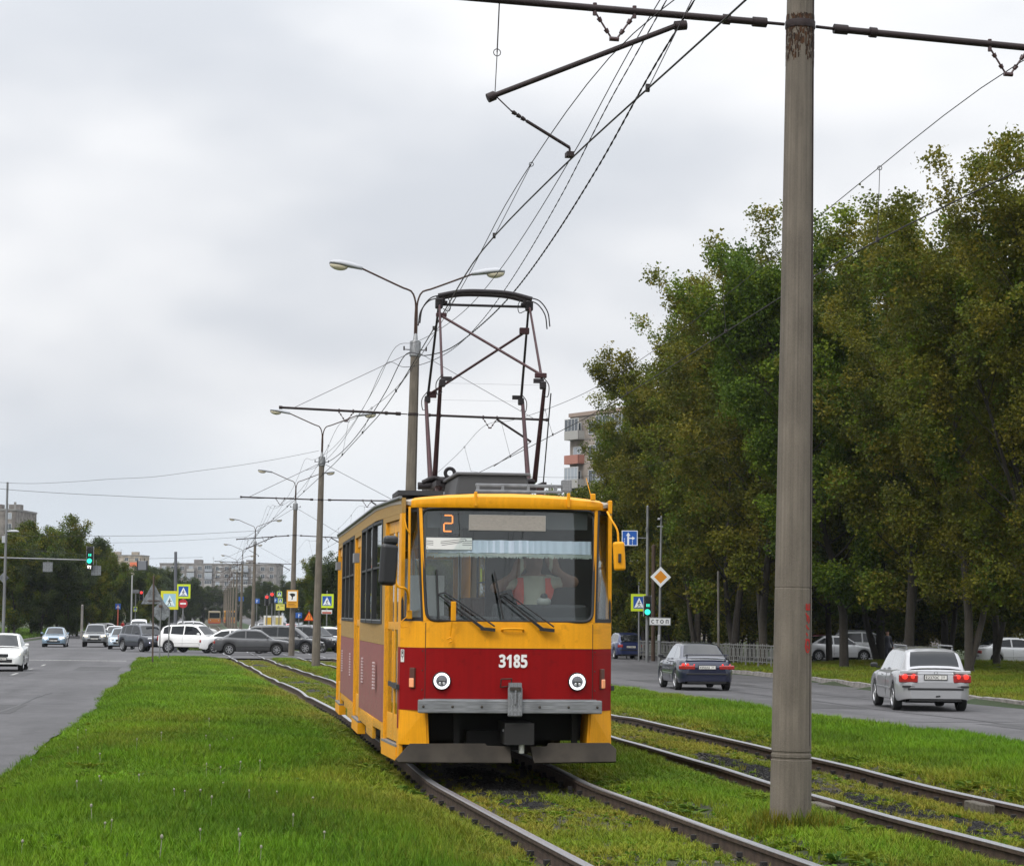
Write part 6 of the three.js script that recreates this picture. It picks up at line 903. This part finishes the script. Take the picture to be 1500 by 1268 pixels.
const protos = [
  treeProto(11, 20, 4.7, 3.2, { pal: OLIVE, limbs: 38, per: 8, stems: 2, bark: barkPale }),
  treeProto(12, 19, 4.8, 2.6, { pal: [...OLIVE, ...OLIVE, ...GREEN], limbs: 38, per: 8, stems: 2 }),
  treeProto(13, 20, 4.4, 3.0, { pal: GREEN, limbs: 40, per: 9 }),
  treeProto(14, 17, 4.6, 1.6, { pal: [...DEEP, ...OLIVE], limbs: 40, per: 9, stems: 2 }),
  treeProto(15, 9, 3.4, .6, { pal: [...DEEP, ...OLIVE], limbs: 30, per: 9, stems: 3, trunk: .12, clump: clumpNear }),
];
const farProto = treeProto(21, 12, 4.4, .8, { pal: [...GREEN, ...DEEP, ...OLIVE], limbs: 30, per: 8, clump: clumpFar }), farProto2 = treeProto(22, 12, 4.8, .6, { pal: [...DEEP, ...GREYG], limbs: 30, per: 8, clump: clumpFar, stems: 2 });
const copyCol = (o) => { const r = o.clone(); r.traverse(x => { if (x.isInstancedMesh) { const src = o.children.find(y => y.isInstancedMesh); x.instanceColor = src.instanceColor; x.instanceMatrix = src.instanceMatrix; x.count = src.count; } }); return r; };
function tree(i, px, d, h, turn, label, group, o = {}) { const src = typeof i === 'object' ? i : protos[i], r = copyCol(src), p = o.at ?? G(px, d); r.name = numbered(o.name ?? 'deciduous_tree'); scene.add(r); r.position.copy(p); r.rotation.y = turn; const H0 = src === farProto || src === farProto2 ? 12 : [20, 19, 20, 17, 9][i]; r.scale.setScalar(h / H0 * (src === farProto || src === farProto2 ? .86 : i === 4 ? 1 : .86)); if (typeof i === 'number' && i < 4) { r.scale.x *= 1.08; r.scale.z *= 1.08; } if (o.wide) { r.scale.x *= o.wide; r.scale.z *= o.wide; } r.userData = { label, category: o.cat ?? 'tree' }; if (group) r.userData.group = group; return r; }
const RG = 'trees along the right road', front = 'tall olive green tree in the row along the right road', back = 'tree of the rear row behind the right road trees';
for (const [i, px, d, h, tn] of [[1, 946, 131, 15.4, 1.2], [0, 1022, 120, 18.4, 2.6], [1, 1075, 110, 19.5, 4.0], [0, 1118, 103, 20.3, .4], [2, 1237, 97, 20, 1.0], [1, 1330, 92, 20, 3.3], [0, 1420, 86, 17.8, 5.1], [1, 1530, 80, 17.4, .2], [0, 1635, 73, 18.4, 4.4], [1, 1715, 70, 19, 3.6]]) tree(i, px, d, h, tn, i === 2 ? 'fresh green tall tree right behind the concrete pole' : front, i === 2 ? undefined : RG);
for (const [i, px, d, h, tn] of [[3, 975, 152, 13, 0], [3, 995, 140, 15, 1.8], [2, 1040, 132, 16.5, 3.1], [3, 1100, 126, 17, .8], [3, 1160, 120, 17.5, 4.4], [2, 1215, 117, 17, 2.2], [3, 1290, 112, 19, 5.5], [3, 1385, 108, 16, 1.1], [0, 1460, 104, 17, 3.9], [3, 1540, 98, 17.5, 2.9]]) tree(i, px, d, h, tn, back, 'rear row of trees right of the road');
for (const [px, d, h, tn] of [[912, 142, 6, 0], [938, 135, 7.5, 1], [990, 128, 8, 2], [1030, 124, 7, 3], [1075, 120, 8.5, 4], [1115, 116, 8, 5], [1150, 118, 7, 0.5], [1180, 128, 7, 1.4], [1215, 134, 7, 2.0], [1255, 138, 7.5, 4.1], [1300, 134, 7, 2.3], [1345, 128, 6.5, .9], [1390, 132, 7, 5.2], [1425, 124, 6.5, 3.2], [1470, 128, 7, 1.1], [1520, 122, 7, 4.7], [885, 150, 7, 3.3]]) tree(4, px, d, h, tn, 'dark bushy tree with low branches under the right road trees', 'bushy undergrowth trees behind the railing', { name: 'bushy_tree' });
for (const [i, px, d, h, tn] of [[0, -30, 238, 8.6, 0], [1, 12, 228, 8.6, 1], [0, 45, 232, 9.4, 2], [0, 82, 226, 9.9, 3], [1, 112, 236, 9.0, 4], [0, 138, 246, 8.2, 5], [1, 162, 256, 7.2, 1.5], [1, 185, 270, 6.6, 2.5], [0, 205, 285, 6.2, 3.4], [1, 60, 215, 7, 3.8], [0, 20, 214, 8, 2.2], [1, 100, 216, 7, 1.2], [0, 135, 225, 7, .2]]) tree(i ? farProto2 : farProto, px, d, h, tn, 'dark green tree in the dense belt left of the far road', 'dense tree belt left of the far road', { wide: 1.05 });
for (const [px, d, h, tn] of [[222, 420, 9.6, 0], [248, 430, 9, 1], [272, 450, 8.2, 2], [298, 500, 7.4, 3], [322, 560, 7.4, 4], [348, 600, 8, 5], [372, 560, 7.4, .5], [392, 480, 7.4, 1.5], [412, 430, 7.6, 2.5], [430, 400, 7.4, 3.5], [236, 330, 5.4, .8], [205, 360, 8.6, 1.9], [285, 620, 8, 2.7]]) tree(farProto2, px, d, h, tn, 'hazy grey green tree far down the street', 'hazy trees far down the street', { wide: 1.25 });
for (const [i, px, d, h, tn] of [[0, 474, 205, 6.4, 0], [1, 492, 195, 6.4, 1], [0, 515, 200, 6.6, 2], [1, 540, 196, 6.5, 3], [1, 455, 250, 5.6, 4], [0, 800, 210, 12.5, 1], [1, 826, 215, 11.5, 2], [0, 780, 230, 12, 3], [1, 850, 200, 9.5, 4], [1, 885, 175, 10.5, 5], [0, 905, 165, 10, .6], [0, 580, 210, 8, .5], [1, 620, 215, 8, 1.5], [0, 660, 220, 8, 2.5], [1, 740, 225, 9, 3.5]]) tree(i ? farProto2 : farProto, px, d, h, tn, px < 700 ? 'rounded green tree beyond the crossing beside the tram' : 'green tree beyond the crossing right of the tram roof', px < 700 ? 'trees beyond the crossing behind the tram' : 'trees beyond the crossing right of the tram');

// ---------- grass ----------
function tuft(seed, n, h, w, spread) { const r = rng(seed), p = []; for (let i = 0; i < n; i++) { const a = r() * 6.28, R = r() * spread, x = Math.cos(a) * R, z = Math.sin(a) * R, b = r() * 6.28, dx = Math.cos(b), dz = Math.sin(b), H = h * (.55 + .6 * r()), bend = H * (.15 + .55 * r()), sx = -dz * w, sz = dx * w, m = .55; const A = [x - sx, 0, z - sz], B = [x + sx, 0, z + sz], C = [x + dx * bend * .35 + sx * .8, H * m, z + dz * bend * .35 + sz * .8], D = [x + dx * bend * .35 - sx * .8, H * m, z + dz * bend * .35 - sz * .8], E = [x + dx * bend, H, z + dz * bend]; for (const q of [A, B, C, A, C, D, D, C, E]) p.push(...q); } const g = new THREE.BufferGeometry(); g.setAttribute('position', new THREE.Float32BufferAttribute(p, 3)); g.setAttribute('uv', new THREE.Float32BufferAttribute(new Float32Array(p.length / 3 * 2), 2)); g.computeVertexNormals(); return g; }
function weed(seed, n, L, w) { const r = rng(seed), p = []; for (let i = 0; i < n; i++) { const a = i / n * 6.28 + r(), up = .2 + r() * .8, l = L * (.6 + .6 * r()), dx = Math.cos(a), dz = Math.sin(a), sx = -dz * w, sz = dx * w; const A = [0, .005, 0], B = [dx * l * .5 + sx, l * up * .6, dz * l * .5 + sz], C = [dx * l, l * up * .55, dz * l], D = [dx * l * .5 - sx, l * up * .6, dz * l * .5 - sz]; for (const q of [A, B, C, A, C, D]) p.push(...q); } const g = new THREE.BufferGeometry(); g.setAttribute('position', new THREE.Float32BufferAttribute(p, 3)); g.setAttribute('uv', new THREE.Float32BufferAttribute(new Float32Array(p.length / 3 * 2), 2)); g.computeVertexNormals(); return g; }
const bladeMat = new THREE.MeshPhysicalMaterial({ color: 0xffffff, roughness: .8, transmission: .3, thickness: 0, specularIntensity: .2, side: THREE.DoubleSide });
function scatter(name, label, geo, list) { const im = new THREE.InstancedMesh(geo, bladeMat, list.length), m4 = new THREE.Matrix4(), q = new THREE.Quaternion(), c = new THREE.Color(); list.forEach(([x, y, z, s, sy, ry, cr, cg, cb], i) => { q.setFromAxisAngle(UP, ry); m4.compose(V(x, y, z), q, V(s, sy, s)); im.setMatrixAt(i, m4); im.setColorAt(i, c.setRGB(cr, cg, cb)); }); im.name = numbered(name); im.userData = { kind: 'stuff', label, category: 'grass' }; im.castShadow = im.receiveShadow = true; scene.add(im); return im; }
{
  const r = rng(77), lawn = [], lawn2 = [], weeds = [], flowers = [];
  const lushC = (u, d) => { const n = fbm2(u * .35 + 3, d * .22 + 8, 3), m = noise2(u * 1.7, d * 1.2); return [lerp(.07, .15, n) * (.8 + .4 * m), lerp(.175, .25, n) * (.8 + .4 * m), .006 + .006 * n]; };
  const dryC = (u, d) => { const n = noise2(u * 2.1 + 9, d * 1.7); return [lerp(.15, .25, n), lerp(.175, .205, n), .013 + .016 * n]; };
  const put = (u, d, sc) => {
    if (d > CR0 - 1 || u < L_EDGE(d) - .02 + .16 * (noise2(d * 2.3, 1) - .5) || (u > R_EDGE(d) + .1 && u < R_FAR(d) + .15)) return; const tr = Math.min(Math.abs(u), Math.abs(u - 3.5)), dr = dryness(u, d), so = soot(u, d), rail = Math.min(Math.abs(tr - .795));
    if (rail < .075 || so > .25 && r() < .9) return; if (d < 37 && d > 22.6 && Math.abs(u) < .7 && r() < .85) return;
    const bare = sm(1.15, .3, tr) * sm(.40, .58, fbm2(u * 1.3 + 1, d * .8, 3)); if (r() < bare * .6) return; const bare2 = sm(.62, .75, fbm2(u * .8 + 40, d * .5 + 2, 3)) * sm(3, 1, tr); if (r() < bare2 * .75) return;
    const A = lushC(u, d), B = dryC(u, d), k = clamp(dr * 1.15 + (r() - .5) * .5 + (u > 16 ? .45 : 0)), j = (.8 + .4 * r()) * (.70 + .62 * fbm2(u * .55 + 70, d * .4, 3)), p = W(u, d, ground(u, d) - .005 - (inRoad(u, d) ? 0 : 0)), inTrack = tr < 1.25;
    const lush = u < -1.6 || u > 5.2, hgt = (inTrack ? .42 : lush ? .8 : .6) * (.7 + .6 * r()) * (.75 + .5 * noise2(u * .8, d * .6)) * (u > 5.3 ? 1.15 : 1);
    const e = [p.x, p.y, p.z, sc * (.8 + .5 * r()), hgt, r() * 6.3, lerp(A[0], B[0], k) * j, lerp(A[1], B[1], k) * j, lerp(A[2], B[2], k) * j];
    (r() < .5 ? lawn : lawn2).push(e);
    if (!lush && r() < .16 || r() < .02) weeds.push([p.x, p.y, p.z, .7 + r() * .9, .5 + r() * .8, r() * 6.3, .09 + .08 * r(), .17 + .08 * r(), .015]);
    if (u < -2 && d < 32 && r() < .002) flowers.push([p.x, p.y, p.z]);
  };
  const fill = (u0, u1, d0, d1, dens, sc) => { const N = Math.floor((u1 - u0) * (d1 - d0) * dens); for (let i = 0; i < N; i++) put(lerp(u0, u1, r()), lerp(d0, d1, r()), sc); };
  fill(-6, 9.4, 12.5, 22, 330, .85); fill(-6, 9.4, 22, 34, 210, 1); fill(-6, 9.4, 34, 55, 110, 1.25); fill(-6, 9.4, 55, 84, 60, 1.6); fill(-6, 9.4, 84, 111, 45, 1.9); fill(16.9, 30, 47, 80, 40, 1.6); fill(20, 45, 80, 110, 22, 2.2);
  for (let i = 0; i < 170; i++) { const a = r() * 6.3, R = .165 + r() * r() * .3, x = pole1.position.x + Math.cos(a) * R, d = -pole1.position.z + Math.sin(a) * R, u = x - X(d), k = r(); (i % 2 ? lawn : lawn2).push([x, ground(u, d) - .005, -d, 1 + r() * .4, .8 + r() * .9 * (R < .3 ? 1 : .6), r() * 6.3, lerp(.10, .2, k), lerp(.16, .17, k), .015]); }
  for (let i = 0; i < 260; i++) { const u = lerp(-5.6, 9, r()), d = lerp(13, 40, r()), tr = Math.min(Math.abs(u), Math.abs(u - 3.5)); if (tr < 1 || u < L_EDGE(d) + .15) continue; const n = 4 + Math.floor(r() * 7); for (let k = 0; k < n; k++) { const uu = u + (r() - .5) * .3, dd = d + (r() - .5) * .4, p = W(uu, dd, ground(uu, dd)), q = r(); weeds.push([p.x, p.y, p.z, 1.2 + r() * 1.3, 1 + r() * 1.4, r() * 6.3, lerp(.06, .16, q), lerp(.13, .2, q), .015]); } }
  scatter('lawn_grass', 'mown green grass strips beside and between the tram tracks', tuft(1, 11, .13, .0042, .055), lawn);
  scatter('lawn_grass', 'finer blades mixed through the green grass strips', tuft(2, 13, .115, .0036, .06), lawn2);
  scatter('ground_weeds', 'low leafy weeds creeping between the rails and around the pole', weed(3, 9, .075, .012), weeds);
  const gFl = merged([bar([0, 0, 0], [.01, .13, 0], .0022, .0018, 4), new THREE.SphereGeometry(.008, 6, 5).scale(1, 1.6, 1).translate(.01, .145, 0)].map(clean));
  scatter('seed_heads', 'pale seed heads standing in the near left grass', gFl, flowers.map(([x, y, z]) => [x, y, z, .8 + r() * .6, .7 + r() * .7, r() * 6.3, .36, .34, .27]));
  console.log('grass', lawn.length + lawn2.length, weeds.length, flowers.length);
  // dark crushed stone between the rails
  { const gs = new THREE.IcosahedronGeometry(.02, 0), st = []; for (let i = 0; i < 60000 && st.length < 9000; i++) { const d = lerp(12.5, 40, r() * r()), u = (r() < .5 ? 0 : 3.5) + (r() - .5) * 1.4, so = soot(u, d), dr = dryness(u, d); if (r() > so * .9 + .05 * dr) continue; const p = W(u, d, ground(u, d)), k = .014 + .03 * r() * r() + (so < .2 ? .05 : 0); st.push([p.x, p.y, p.z, .4 + r() * .9, .3 + r() * .7, r() * 6.3, k * 1.05, k, k * .97]); } scatter('ballast_stones', 'dark crushed stone scattered between the rails', clean(gs), st).userData.category = 'stones'; }
  // bare far verge under the left trees
  const far = []; for (let i = 0; i < 9000; i++) { const d = lerp(150, 300, r()), u = L_FAR - .3 - r() * 26, p = W(u, d, ground(u, d)); const n = r(); far.push([p.x, p.y, p.z, 3.5, 1.6, r() * 6.3, .06 + .05 * n, .12 + .06 * n, .015]); }
  for (let i = 0; i < 4000; i++) { const d = lerp(CR1 + 1, 260, r()), u = lerp(-4.4, 8, r()), tr = Math.min(Math.abs(u), Math.abs(u - 3.5)); if (tr < 1) continue; const p = W(u, d, ground(u, d)); far.push([p.x, p.y, p.z, 3, 1.2, r() * 6.3, .08, .11, .02]); }
  scatter('verge_grass', 'rough grass on the far verges beyond the crossing', tuft(6, 12, .14, .006, .07), far);
}
scene.traverse(o => { if (o.isMesh) { o.castShadow = true; o.receiveShadow = true; } });
renderer.render(scene, camera);
